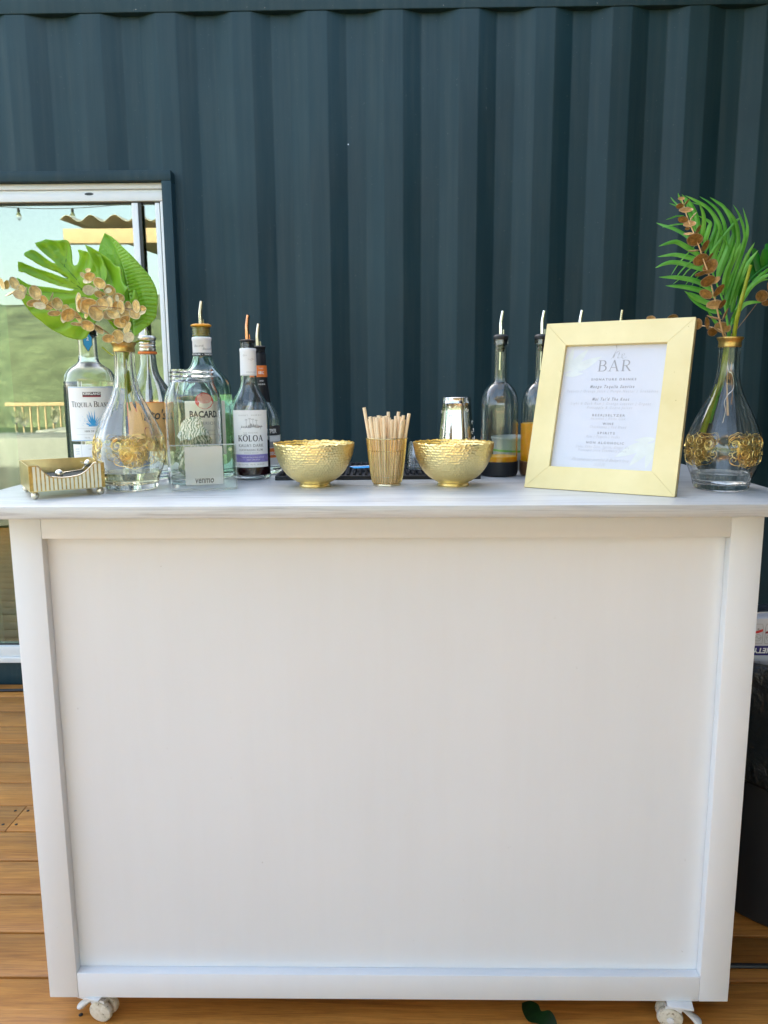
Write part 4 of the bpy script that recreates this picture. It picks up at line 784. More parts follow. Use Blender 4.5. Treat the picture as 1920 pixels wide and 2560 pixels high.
# ---- juice dispensing bottles
def dispenser(label, x, y_, lvl, mat, sl='black', az=-.35):
    b = thing('juice_bottle', label, 'bottle', (x, y_, ZT + .0004), 0, 'glass juice bottles with pour spouts')
    pr = chaikin([(.030, 0), (.0375, .001), (.0383, .010), (.0385, .135), (.0383, .150), (.034, .172), (.022, .187), (.0140, .190), (.0126, .196), (.0124, .266), (.0122, .276)], 2)
    o, ri = shell(pr, .0024, .008, par=b); liquid(ri, .008, lvl, G[mat], b, name='juice')
    MB().lathe([(.0124, .2662), (.0146, .2664), (.0148, .2690), (.0148, .2765), (.0138, .2775), (.0122, .2775)], 36).obj('lip', G['glass'], b)
    MB().lathe([(.0005, -.0002), (.031, -.0002), (.0375, .0015), (.0396, .008), (.0398, .0298), (.0393, .0304), (.0388, .0300)], 48).obj('silicone_sleeve', G[sl], b)
    p_ = pourer(b, .2778, .0128, G['steel'], G['black'], .047, az=az, rib=False, collar=.0085, down=.062, tip=.0034)
    mb = MB()
    for k in range(4): mb.lathe([(.0075, .2765 - k * .0055), (.0098, .2745 - k * .0055), (.0075, .2725 - k * .0055)], 24)
    mb.lathe([(.0005, .2525), (.0075, .2525), (.0075, .2765), (.0005, .2765)], 24); mb.obj('plug', G['black'], p_)
    return b
dispenser('glass pour bottle nearly empty of orange juice, standing right of the right bowl', .2142, 1.603, .0405, 'oj')
dispenser('glass pour bottle half full of orange juice, partly hidden by the gold picture frame', .2975, 1.603, .1080, 'oj', 'frameside')
dispenser('pour bottle wholly behind the frame, only its left hand spout tip showing above', .3728, 1.600, .1080, 'oj'); dispenser('pour bottle wholly behind the frame, its spout tip showing above the middle of the frame', .4550, 1.600, .09, 'oj', az=-1.2)
# ---- picture frame with the menu
fr_ = thing('picture_frame', 'wide pale gold picture frame leaning back with the printed bar menu', 'picture frame', (.2357, 1.4077, ZT + .001), -.528)
mt4 = Matrix.Rotation(-.3232, 4, 'X'); FW, FH, FB = .2643, .3150, .0420
def tilt(o): o.matrix_local = mt4; return o
def mitre(P0, P1, Q1, Q0):     # outer edge P0-P1, inner Q0-Q1, front at y=0, back at y=.016
    g = .0003; d = .016; vs = [(a, -.0002 if i in (2, 3) else 0, c) for i, (a, c) in enumerate((P0, P1, Q1, Q0))] + [(a, d, c) for a, c in (P0, P1, Q1, Q0)]
    return MB().add(vs, [(0, 1, 2, 3), (7, 6, 5, 4), (0, 4, 5, 1), (1, 5, 6, 2), (2, 6, 7, 3), (3, 7, 4, 0)])
e = .00008; I0, I1 = FB, FW - FB; J0, J1 = FB, .2715
for P in (((e, 0), (FW - e, 0), (I1 - e, J0), (I0 + e, J0)), ((FW, e), (FW, FH - e), (I1, J1 - e), (I1, J0 + e)), ((FW - e, FH), (e, FH), (I0 + e, J1), (I1 - e, J1)), ((0, FH - e), (0, e), (I0, J0 + e), (I0, J1 - e))):
    m_ = mitre(*P); bm = bmesh.new(); vv = [bm.verts.new(q) for q in m_.v]; [bm.faces.new([vv[i] for i in f]) for f in m_.f]; bmesh.ops.recalc_face_normals(bm, faces=bm.faces); bmesh.ops.bevel(bm, geom=bm.edges[:], offset=.00025, segments=1, affect='EDGES'); bm.verts.index_update()
    q_ = MB().add([v.co[:] for v in bm.verts], [[v.index for v in f.verts] for f in bm.faces]); bm.free(); tilt(q_.obj('frame_side', G['foil'], fr_))
mb = MB().cbox(.0004, FW - .0004, .0163, .0215, .0004, FH - .0004, .0006); tilt(mb.obj('frame_back', G['frameside'], fr_))
bk = [(mt4 @ Vector((FW * .5 + s_ * .025, yy, FH * .62)))[:] for s_ in (-1, 1) for yy in (.0225, .0255)]
lg_ = [(FW * .5 + s_ * .035, yy, .0004) for s_ in (-1, 1) for yy in (.150, .153)]
MB().add(bk + lg_, [(0, 2, 6, 4), (1, 5, 7, 3), (0, 4, 5, 1), (2, 3, 7, 6), (0, 1, 3, 2), (4, 6, 7, 5)]).obj('easel_leg', G['frameside'], fr_, smooth=0)
cardo = tilt(MB().box(I0 - .002, I1 + .002, .0085, .0095, J0 - .002, J1 + .002).obj('menu_card', G['card'], fr_, smooth=0))
CY = .0081
def onc(vf, s_, t): vs, fs = vf; return [(a + s_, CY, c + t) for a, c in vs], fs
MENU = [('BAR', 0.1361, 0.2228, 0.063, 'bar'), ('SIGNATURE DRINKS', 0.1356, 0.2058, 0.0801, 'h'), ('Mango Tequila Sunrise', 0.1345, 0.1916, 0.0787, 'b'), ('Tequila | Orange Juice | Mango Nectar | Grenadine', 0.1345, 0.1834, 0.1612, 'i'), ("Mai Tai'd The Knot", 0.1349, 0.1682, 0.0658, 'b'), ('Light & Dark Rum | Orange Liqueur | Orgeat', 0.1346, 0.1604, 0.1419, 'i'), ('Pineapple & Guava Juices', 0.1346, 0.1529, 0.0804, 'i'), ('BEER|SELTZER', 0.1349, 0.1391, 0.0581, 'h'), ('Heineken | White Claw', 0.1348, 0.1326, 0.0613, 'i'), ('WINE', 0.1359, 0.1235, 0.0193, 'h'), ('Chardonnay | Red Blend', 0.1365, 0.1173, 0.0645, 'i'), ('SPIRITS', 0.1347, 0.1063, 0.031, 'h'), ('Rum | Tequila | Vodka', 0.1299, 0.0992, 0.0593, 'i'), ('NON ALCOHOLIC', 0.1348, 0.0885, 0.0668, 'h'), ('Coke, Coke Zero, Sprite, Ginger Ale', 0.131, 0.0806, 0.0943, 'i'), ('Pineapple Juice Cranberry Juice', 0.1309, 0.0744, 0.0851, 'i'), ("Pls celebrate Jasmine & Bailey's love", 0.1297, 0.0566, 0.1015, 's'), ('11.11.24', 0.1301, 0.0481, 0.0205, 's')]
mid = []; lg = []; pl = []
for txt, s_, t, w_, sty in MENU:
    if sty == 'bar': mid.append(onc(serif('BAR', .0208, .16, .85, None, w_), s_, t)); continue
    it = sty in 'ib'; hgt = {'h': .0056, 'b': .0078, 'i': .0070, 's': .0085}[sty]; vf = textmesh(txt, hgt, {'h': .00016, 'b': .00018, 'i': .0, 's': -.0001}[sty], .32 if it else (.6 if sty == 's' else 0), space=1.45 if sty in 'hib' else 1.0)
    xs_ = [q[0] for q in vf[0]]; k = w_ / (max(xs_) - min(xs_)); c0 = (max(xs_) + min(xs_)) / 2; vf = ([((q[0] - c0) * k, q[1]) for q in vf[0]], vf[1]); (mid if sty in 'hb' else lg).append(onc(vf, s_, t))
tl = []
for P in ([(-.012, .010), (-.002, .0125), (.008, .016)], [(-.003, .026), (-.001, .017), (-.006, .004), (-.009, -.001)], [(-.006, .001), (-.002, .009), (.003, .014), (.0045, .010), (.003, .004), (.0035, .0005), (.007, .002)], [(.008, .002), (.013, .006), (.0135, .009), (.0105, .008), (.0095, .003), (.013, .0), (.018, .003)]):
    q = cr([(a, c, 0) for a, c in P], 5); vs = []; fs = []
    for i, v_ in enumerate(q):
        w_ = .00035 + .00025 * math.sin(i * .9); vs += [(v_.x - w_, v_.y), (v_.x + w_, v_.y + w_ * .5)]
        if i: fs.append((2 * i - 2, 2 * i - 1, 2 * i + 1, 2 * i))
    tl.append(onc((vs, fs), *(0.1355, 0.2462)))
for nm_, mt_n, L_ in (('title_lettering', 'greyink', mid[:1]), ('heading_lettering', 'greyink', mid[1:]), ('script_lettering', 'greyink', tl), ('fine_lettering', 'paleink', lg)):
    mb = MB()
    for vf in L_: mb.add(*vf)
    tilt(mb.obj(nm_, G[mt_n], fr_, smooth=0))
for cx, cz, sg in ((I0 + .002, J1 - .055, 1), (I1 - .002, J0 + .058, -1)):
    mb = MB()
    for ang, L_, off in ((78, .050, .0), (52, .055, .004), (28, .062, .008), (5, .036, -.004), (100, .03, .01)):
        a = math.radians(ang) + (pi if sg < 0 else 0); q = Vector((math.cos(a), math.sin(a))); nn = Vector((-q.y, q.x)); o_ = Vector((cx, cz)) + q * (.004 + off); vs = []
        n = 10
        for i in range(n + 1):
            f = i / n; w_ = .0075 * math.sin(pi * f ** .8) * (L_ / .055); c_ = o_ + q * L_ * f
            for s_ in (-1, 1):
                v_ = c_ + nn * w_ * s_; vs.append((min(max(v_.x, I0 + .0003), I1 - .0003), CY + .0002 + ang * 1e-6, min(max(v_.y, J0 + .0003), J1 - .0003)))
        mb.add(vs, [(2 * i, 2 * i + 1, 2 * i + 3, 2 * i + 2) for i in range(n)])
    tilt(mb.obj('leaf_print', G['sage'], fr_, smooth=0))
# ---- napkin tray
ty = thing('napkin_tray', 'small gold napkin tray on ball feet with an ivory striped scooped front', 'tray', (-.6143, 1.2706, ZT + .013), .5618)
TW, TD, TH, T = .1221, .127, .0441, .0016
MB().cbox(0, TW, 0, TD, 0, .0015, .0004).obj('tray_floor', G['traygold'], ty)
MB().cbox(0, T, .0022, TD - .0002, .0016, TH, .0004).obj('tray_side', G['traygold'], ty); MB().cbox(TW - T, TW, .0022, TD - .0002, .0016, TH, .0004).obj('tray_side', G['traygold'], ty); MB().cbox(T + .0002, TW - T - .0002, TD - T, TD, .0016, TH, .0004).obj('tray_back', G['traygold'], ty)
def scoop(x):
    u_ = x / TW
    if u_ < .10: return TH
    if u_ < .30: f = (u_ - .10) / .20; return TH - (TH - .0235) * (f * f * (3 - 2 * f)) ** .8
    if u_ < .62: return .0235 - .002 * math.sin((u_ - .3) / .32 * pi)
    if u_ < .86: f = (u_ - .62) / .24; return .0235 + (TH - .0235) * f ** 1.7
    return TH
def plate(x0, x1, y0, y1, z0, dz=0, n=8):
    mb = MB(); vs = []
    for i in range(n + 1):
        x = x0 + (x1 - x0) * i / n
        for yy in (y0, y1): vs += [(x, yy, z0), (x, yy, scoop(x) - dz)]
    fs = [(0, 2, 3, 1), (4 * n, 4 * n + 1, 4 * n + 3, 4 * n + 2)]
    for i in range(n): a = 4 * i; fs += [(a, a + 1, a + 5, a + 4), (a + 2, a + 6, a + 7, a + 3), (a + 1, a + 3, a + 7, a + 5), (a, a + 4, a + 6, a + 2)]
    mb.add(vs, fs); return mb
fp = plate(.0002, TW - .0002, .0004, .0021, .0002, 0, 60).obj('tray_front', G['goldrim'], ty, fix=True)
NS = 17
for i in range(NS):
    x = .006 + (TW - .010) * i / NS; plate(x, x + .0042, -.0006, .0003, .0012, .0012, 4).obj('ivory_stripe', G['stripe'], fp, fix=True)
MB().tube([(x_, .0012, scoop(x_) + .0003) for x_ in [TW * i / 60 for i in range(6, 55)]], .0009, 8).obj('rolled_edge', G['champ'], fp)
bf = MB().sphere((0, 0, -.0062), .0066, 20, 12).mesh('ball_foot', G['champ'])
for x, yy in ((.008, .007), (TW - .008, .007), (.008, TD - .008), (TW - .008, TD - .008)): inst('ball_foot', bf, ty, (x, yy, 0))
nk = MB()
for k in range(6): nk.cbox(.004 + .0004 * (k % 3), TW - .004, .006, TD - .006, .0018 + k * .003, .0044 + k * .003, .0008)
o = nk.xf(Matrix.Identity(4)).obj('napkin_stack', G['trayin'], None, (-.6143, 1.2706, ZT + .0132)); o.rotation_euler = (0, 0, .5618); tag(o, 'stack of dark napkins lying in the gold napkin tray', 'napkins')
arm = MB().tube([(.104, .118, .036), (.104, .070, .034), (.090, .030, .030), (.055, .018, .0275)], .0016, 8).obj('weight_arm', G['champ'], ty)
MB().sphere((.050, .016, .0272), .0072, 24, 14).obj('weight_ball', G['steel2'], ty); MB().sphere((.106, .060, .0385), .0066, 20, 12).obj('pivot_ball', G['steel2'], ty)
# ============================================================ VASES AND GREENERY
VP = chaikin([(.040, 0), (.0445, .0008), (.0475, .006), (.0505, .020), (.0590, .040), (.0640, .058), (.0648, .074), (.0615, .095), (.0530, .118), (.0425, .140), (.0320, .160), (.0245, .177), (.0205, .194), (.0184, .214), (.0180, .238), (.0184, .250)], 2)
def vr(z):
    for (r0, z0), (r1, z1) in zip(VP, VP[1:]):
        if z0 <= z <= z1 and z1 > z0: return r0 + (r1 - r0) * (z - z0) / (z1 - z0)
    return VP[-1][0]
def vase(label, x, y_, rz, wl, wmat):
    t = thing('glass_vase', label, 'vase', (x, y_, ZT + .0004), rz, 'gilded glass vases')
    o, ri = shell(VP, .0026, .011, mat=G['glassb'], par=t, seg=84, lobes=9)
    liquid(ri, .011, wl, G[wmat], t, name='water', ex=-.0002)
    MB().lathe([(.0170, .2490), (.0187, .2490), (.0192, .2500), (.0190, .2515), (.0186, .2560), (.0195, .2600), (.0218, .2628), (.0222, .2645), (.0218, .2660), (.0206, .2662), (.0180, .2620), (.0168, .2560)], 48).obj('gold_rim', G['goldrim'], t)
    mb = MB(); f2 = MB()
    def P(s, z): R_ = vr(z) + .0004; a = s / .0640; return (R_ * math.sin(a), -R_ * math.cos(a), z)
    def spiral(cs, cz, r0, a0, turns, sg, rad=.0007):
        pts = []
        n = int(20 * turns) + 6
        for i in range(n): f = i / (n - 1); a = a0 + sg * f * turns * 2 * pi; r_ = r0 * (1 - f * .82); pts.append(P(cs + r_ * math.cos(a), cz + r_ * math.sin(a)))
        mb.tube(pts, [rad * .62 * (1.25 - .7 * i / (n - 1)) for i in range(n)], 5)
    for mdl in range(4):
        c0 = mdl * 2 * pi * .064 / 4
        for sg in (-1, 1):
            S0 = c0 + sg * .0
            spiral(S0 + sg * .029, .084, .0125, pi / 2, 1.6, -sg, .0011); spiral(S0 + sg * .029, .084, .0103, pi / 2, 1.4, -sg, .0005); spiral(S0 + sg * .011, .088, .0085, pi / 2, 1.3, sg, .0009)
            spiral(S0 + sg * .012, .067, .0100, -pi / 2, 1.4, -sg, .0009); spiral(S0 + sg * .030, .057, .0075, -pi / 2, 1.3, sg, .0009); spiral(S0 + sg * .020, .073, .0055, 0, 1.1, sg, .0006)
            spiral(S0 + sg * .008, .050, .0065, 0, 1.2, sg, .0008)
            mb.tube([P(S0 + sg * q[0], q[1]) for q in ((.043, .084), (.039, .0835), (.036, .090), (.026, .0965), (.014, .094), (.006, .097), (.0, .102))], .0005, 5)
            mb.tube([P(S0 + sg * q[0], q[1]) for q in ((.0, .041), (.008, .044), (.018, .047), (.027, .048), (.034, .052))], .0005, 5)
            for k in range(6):
                a = k * pi / 3; q = P(S0 + sg * .036 + .0024 * math.cos(a), .067 + .0024 * math.sin(a)); mb.sphere(q, .0009, 6, 4)
            for k in range(9):
                a = rnd.uniform(0, 6.3); cs_, cz_ = S0 + sg * rnd.uniform(.0, .024), rnd.uniform(.048, .092); mb.tube([P(cs_ + .0042 * math.cos(a + u_) * u_, cz_ + .0042 * math.sin(a + u_) * u_) for u_ in (0, .35, .7, 1.0, 1.2)], .0005, 4)
        vs = []; fs = []; n = 20; rows = 10
        for j in range(rows + 1):
            z = .045 + .050 * j / rows; hw = .026 * math.sqrt(max(.05, 1 - ((j / rows) * 2 - 1.15) ** 2 * .55))
            for i in range(n + 1): q = P(c0 - hw + 2 * hw * i / n, z); k_ = 1 - .00022 / math.hypot(q[0], q[1]); vs.append((q[0] * k_, q[1] * k_, z))
        for j in range(rows):
            for i in range(n): a = j * (n + 1) + i; fs.append((a, a + 1, a + n + 2, a + n + 1))
        MB().add(vs, fs).obj('gilt_film', G['film'], t, smooth=80)
    mb.obj('gilt_scrollwork', G['goldink'], t)
    return t
vase('pear shaped gilded glass vase at the left end, holding broad leaves and gold sprigs', -.4906, 1.4112, .45, .033, 'yellow_water')
vase('pear shaped gilded glass vase at the right end, holding palm fronds', .5835, 1.3808, .35, .030, 'water')
# ---- broad leaves
def leafblade(name, mats, outline, y0, bend_fn, veins, parent, grid=.0042, th=.0005):
    pts = [Vector((a, c)) for a, c in outline]; n = len(pts); xs = [q.x for q in pts]; zs = [q.y for q in pts]
    def inside(q):
        c = False; j = n - 1
        for i in range(n):
            if (pts[i].y > q.y) != (pts[j].y > q.y) and q.x < (pts[j].x - pts[i].x) * (q.y - pts[i].y) / (pts[j].y - pts[i].y) + pts[i].x: c = not c
            j = i
        return c
    allp = list(pts); x = min(xs)
    def dseg(q, a, b):
        ab = b - a; t = max(0, min(1, (q - a).dot(ab) / max(1e-12, ab.length_squared))); return (q - a - ab * t).length
    while x < max(xs):
        z = min(zs)
        while z < max(zs):
            q = Vector((x + rnd.uniform(-.0006, .0006), z + rnd.uniform(-.0006, .0006)))
            if inside(q) and min(dseg(q, pts[i], pts[(i + 1) % n]) for i in range(n)) > grid * .4: allp.append(q)
            z += grid
        x += grid
    vo, _, fo, *_r = delaunay_2d_cdt(allp, [], [list(range(n))], 1, 1e-7)
    segs = [(Vector(a), Vector(b), d, w_) for V_s, d, w_ in veins for a, b in zip(V_s, V_s[1:])]
    def yy(q):
        g = sum(-d * math.exp(-(dseg(q, a, b) / w_) ** 2) for a, b, d, w_ in segs) if segs else 0
        gm = min([0] + [-d * math.exp(-(dseg(q, a, b) / w_) ** 2) for a, b, d, w_ in segs]); return y0 + bend_fn(q.x, q.y) - gm
    vs = [(q.x, yy(q), q.y) for q in vo]
    bm = bmesh.new(); bv = [bm.verts.new(q) for q in vs]
    for f in fo:
        try: bm.faces.new([bv[i] for i in f])
        except ValueError: pass
    for v in [v for v in bm.verts if not v.link_faces]: bm.verts.remove(v)
    bmesh.ops.recalc_face_normals(bm, faces=bm.faces); bmesh.ops.solidify(bm, geom=bm.faces[:], thickness=th)
    me = bpy.data.meshes.new(name); bm.to_mesh(me); bm.free(); me.materials.append(mats); me.polygons.foreach_set('use_smooth', [True] * len(me.polygons)); me.update()
    o = bpy.data.objects.new(name, me); link(o, parent); return o, yy
def smooth2(P, n=4): return [(q.x, q.z) for q in cr([(a, 0, c) for a, c in P], n)][:-1]
def ribs(veins, yy, mat, parent, r=.0006):
    mb = MB()
    for V_s in veins:
        q = cr([(a, 0, c) for a, c in V_s], 5); m_ = len(q); mb.tube([(v_.x, yy(Vector((v_.x, v_.z))) - .0004, v_.z) for v_ in q], [r * (1 - .75 * i / (m_ - 1)) for i in range(m_)], 5)
    mb.obj('vein', mat, parent)
OM = [(-0.5701, 1.2622), (-0.5835, 1.259), (-0.6021, 1.2633), (-0.613, 1.2694), (-0.6276, 1.2772), (-0.6416, 1.2916), (-0.6521, 1.3011), (-0.6606, 1.3136), (-0.6682, 1.3303), (-0.6731, 1.3448), (-0.6756, 1.3592), (-0.6741, 1.3664), (-0.6644, 1.3595), (-0.6517, 1.354), (-0.6238, 1.3516), (-0.5979, 1.3475), (-0.588, 1.3492), (-0.6141, 1.3555), (-0.636, 1.3634), (-0.6541, 1.3707), (-0.664, 1.3762), (-0.6726, 1.378), (-0.6718, 1.3946), (-0.6582, 1.3899), (-0.6437, 1.384), (-0.62, 1.3767), (-0.6019, 1.369), (-0.5973, 1.3704), (-0.6124, 1.3784), (-0.6341, 1.3872), (-0.6483, 1.3966), (-0.6586, 1.4034), (-0.66, 1.4082), (-0.6563, 1.4135), (-0.6486, 1.4161), (-0.6396, 1.4121), (-0.6292, 1.4032), (-0.6186, 1.3952), (-0.6138, 1.3949), (-0.6253, 1.4053), (-0.6374, 1.4169), (-0.6449, 1.4276), (-0.6362, 1.4319), (-0.6285, 1.4363), (-0.6137, 1.4351), (-0.5969, 1.4372), (-0.591, 1.4315), (-0.5889, 1.4192), (-0.5876, 1.4014), (-0.5849, 1.3921), (-0.5804, 1.3924), (-0.5772, 1.4013), (-0.5764, 1.412), (-0.578, 1.4205), (-0.5667, 1.4181), (-0.5539, 1.4153), (-0.5357, 1.4099), (-0.5277, 1.3902), (-0.5232, 1.3742), (-0.5321, 1.3509), (-0.5411, 1.3294), (-0.5446, 1.304), (-0.5539, 1.2786)]
VM = [[(-0.5503, 1.3041), (-0.5718, 1.3458), (-0.5931, 1.3872), (-0.6179, 1.4282)], [(-0.5716, 1.3476), (-0.6123, 1.3802), (-0.6473, 1.409), (-0.6545, 1.4123)], [(-0.5716, 1.3476), (-0.6045, 1.3587), (-0.6405, 1.3769), (-0.6677, 1.3869)], [(-0.5703, 1.3404), (-0.6076, 1.3425), (-0.645, 1.3437), (-0.6705, 1.3538)], [(-0.567, 1.3332), (-0.5978, 1.3225), (-0.6359, 1.3156), (-0.6549, 1.3139)], [(-0.5603, 1.3223), (-0.5884, 1.2971), (-0.6121, 1.2826), (-0.6237, 1.279)], [(-0.554, 1.3041), (-0.5707, 1.2805), (-0.583, 1.2659)], [(-0.5765, 1.3584), (-0.6004, 1.389), (-0.6178, 1.4052), (-0.6333, 1.4213)], [(-0.5795, 1.3692), (-0.5689, 1.387), (-0.5634, 1.4119)], [(-0.566, 1.3476), (-0.5512, 1.3726), (-0.5438, 1.3993)], [(-0.6024, 1.3873), (-0.5996, 1.4122), (-0.601, 1.4316)]]
lt1 = thing('monstera_leaf', 'deeply split bright green leaf spreading left out of the left vase', 'leaf', (0, 0, 0))
b1 = lambda x, z: .020 * math.sin((x + .63) * 22) + .25 * (z - 1.24) ** 2 * 1.2 - .03 + .004 * math.sin(z * 80 + x * 40)
o, y1 = leafblade('blade', G['monstera'], smooth2(OM, 2), 1.452, b1, [(V_s, .008 if i else .010, .0045) for i, V_s in enumerate(VM)], lt1); ribs(VM, y1, G['vein'], lt1, .0010)
MB().tube(cr([(-.5370, 1.43, 1.245), (-.515, 1.425, 1.25 - .02), (-.495, 1.414, 1.24), (-.487, 1.411, 1.20), (-.486, 1.414, 1.16)], 5), .0016, 8).obj('stalk', G['stem'], lt1)
OB = [(-0.5396, 1.4551), (-0.5304, 1.4511), (-0.5196, 1.4439), (-0.5036, 1.4294), (-0.4876, 1.4146), (-0.4717, 1.3958), (-0.4576, 1.3785), (-0.4473, 1.3594), (-0.4424, 1.3383), (-0.4436, 1.3163), (-0.4477, 1.2998), (-0.459, 1.286), (-0.4729, 1.2768), (-0.4868, 1.2682), (-0.4924, 1.2695), (-0.5045, 1.2909), (-0.5165, 1.3132), (-0.5342, 1.3354), (-0.5496, 1.3611), (-0.5571, 1.3902), (-0.5578, 1.4083), (-0.5538, 1.4253), (-0.5471, 1.4405)]
MV = [(-0.4962, 1.2705), (-0.4958, 1.3093), (-0.5007, 1.3534), (-0.507, 1.3898), (-0.5191, 1.4224), (-0.5344, 1.4476)]
side = []
for i in range(27):
    f = .06 + .90 * i / 27; k = f * (len(MV) - 1); j = int(k); a = Vector(MV[j]).lerp(Vector(MV[min(j + 1, len(MV) - 1)]), k - j)
    L_ = .075 * math.sin(pi * min(1, f * .9 + .12)) ** .7
    side.append([tuple(a), tuple(a + Vector((L_ * .5, .008))), tuple(a + Vector((L_, .022 * f)))]); side.append([tuple(a), tuple(a + Vector((-L_ * .5, .020))), tuple(a + Vector((-L_ * .9, .045)))])
lt2 = thing('broad_leaf', 'large pointed bright green leaf with ribbed surface, rightmost leaf of the left vase', 'leaf', (0, 0, 0))
mvx = lambda z: -.463 - .25 * max(0, z - 1.33) - .05 * (z - 1.3)
b2 = lambda x, z: .35 * abs(x - mvx(z)) - .01 + .5 * (z - 1.32) ** 2
o, y2 = leafblade('blade', G['bananaleaf'], smooth2(OB, 3), 1.472, b2, [(V_s, .0022, .0013) for V_s in side] + [(MV, .006, .0035)], lt2, .0021); ribs([MV], y2, G['vein'], lt2, .0011)
MB().tube(cr([(-.456, 1.452, 1.256), (-.470, 1.432, 1.255), (-.484, 1.414, 1.24), (-.491, 1.411, 1.19), (-.492, 1.409, 1.12)], 5), .0018, 8).obj('stalk', G['stem'], lt2)
OF = [(-0.5577, 1.4257), (-0.5487, 1.4218), (-0.5364, 1.4141), (-0.5206, 1.4025), (-0.5085, 1.3901), (-0.4976, 1.3874), (-0.4967, 1.3723), (-0.4903, 1.3563), (-0.4796, 1.3491), (-0.4856, 1.342), (-0.4936, 1.3313), (-0.4924, 1.3206), (-0.4751, 1.3312), (-0.4705, 1.3455), (-0.4641, 1.3347), (-0.4646, 1.3204), (-0.4768, 1.3025), (-0.5023, 1.281), (-0.512, 1.2756), (-0.5275, 1.2956), (-0.5352, 1.3209), (-0.5379, 1.3495), (-0.5411, 1.3709), (-0.5494, 1.3993)]
FV = [(-0.5063, 1.2774), (-0.5092, 1.3207), (-0.5194, 1.3636), (-0.5357, 1.3974), (-0.5525, 1.4204)]
lt3 = thing('folded_leaf', 'folded green leaf between the split leaf and the large ribbed leaf of the left vase', 'leaf', (0, 0, 0))
b3 = lambda x, z: .010 * math.sin((x + .5) * 90 + z * 30) + .008 * math.sin(z * 60)
o, y3 = leafblade('blade', G['monstera'], smooth2(OF, 3), 1.440, b3, [(FV, .004, .004)], lt3); ribs([FV], y3, G['vein'], lt3, .0009)
MB().tube(cr([(-.500, 1.438, 1.262), (-.494, 1.425, 1.255), (-.488, 1.412, 1.24), (-.490, 1.412, 1.18), (-.483, 1.409, 1.13)], 5), .0016, 8).obj('stalk', G['stem'], lt3)
# ---- gold eucalyptus sprigs
def discmesh(nm, ma, mb_):
    mb = MB(); n = 18; vs = []
    def yv(r): return .08 - .22 * r * r
    rings = [.25, .6, .88, 1.0]
    vs.append((0, yv(0), 0))
    for r in rings: vs += [(r * math.cos(2 * pi * i / n) * (1 + .03 * math.sin(i * 2.3)), yv(r) + .03 * math.sin(i * 1.7) * r * r, r * math.sin(2 * pi * i / n)) for i in range(n)]
    k = len(vs); vs2 = [(a, b_ + .035, c) for a, b_, c in vs]
    fs = [(0, 1 + (i + 1) % n, 1 + i) for i in range(n)]
    for j in range(3): fs += [(1 + j * n + i, 1 + j * n + (i + 1) % n, 1 + (j + 1) * n + (i + 1) % n, 1 + (j + 1) * n + i) for i in range(n)]
    mb.add(vs, fs[:-n], 0); mb.add([], [], 0); mb.f += fs[-n:]; mb.m += [1] * n; mb.add(vs2, [tuple(reversed(f)) for f in fs], 1)
    o = 1 + 3 * n; mb.f += [(o + i, o + (i + 1) % n, k + o + (i + 1) % n, k + o + i) for i in range(n)]; mb.m += [1] * n
    return mb.mesh(nm, [ma, mb_], 60)
G['shadedleaf'] = plain('shaded_gold_leaf', (.40, .22, .06), .33, .7, var=.35, scale=2.4, bump=.6, bd=.06)  # darker copy of goldleaf: weaker light on the right sprigs put into colour
G['shadedpale'] = plain('shaded_gold_leaf_back', (.42, .27, .13), .45, .4, var=.25, scale=2.6, bump=.6, bd=.06)  # same shading put into the colour of the leaf backs
DL = discmesh('leaf', G['goldleaf'], G['goldpale']); DP_ = discmesh('leaf', G['goldpale'], G['goldpale']); DB = discmesh('leaf', G['shadedleaf'], G['shadedpale'])
def sprig(label, path, leaves, stemmat, me, group, sr=.0011):
    t = thing('eucalyptus_sprig', label, 'sprig', (0, 0, 0), 0, group)
    q = cr(path, 5); MB().tube(q, [sr * (1 - .5 * i / (len(q) - 1)) for i in range(len(q))], 7).obj('stem', stemmat, t)
    for i, (x, y_, z, a, b_, ang, pale) in enumerate(leaves):
        R_ = Matrix.Rotation(-math.radians(ang), 4, 'Y'); tl = math.acos(min(1, max(.12, b_ / a))) * (1 if (i % 3) else -1)
        inst('leaf', DP_ if pale else me, t, mat=Matrix.Translation((x, y_, z)) @ R_ @ Matrix.Rotation(tl, 4, 'X') @ Matrix.Rotation(rnd.uniform(-.2, .2), 4, 'Z') @ Matrix.Diagonal((a * rnd.uniform(.92, 1.12), a, a * rnd.uniform(.88, 1.0), 1)))
GRP = 'gold eucalyptus sprigs in the left vase'
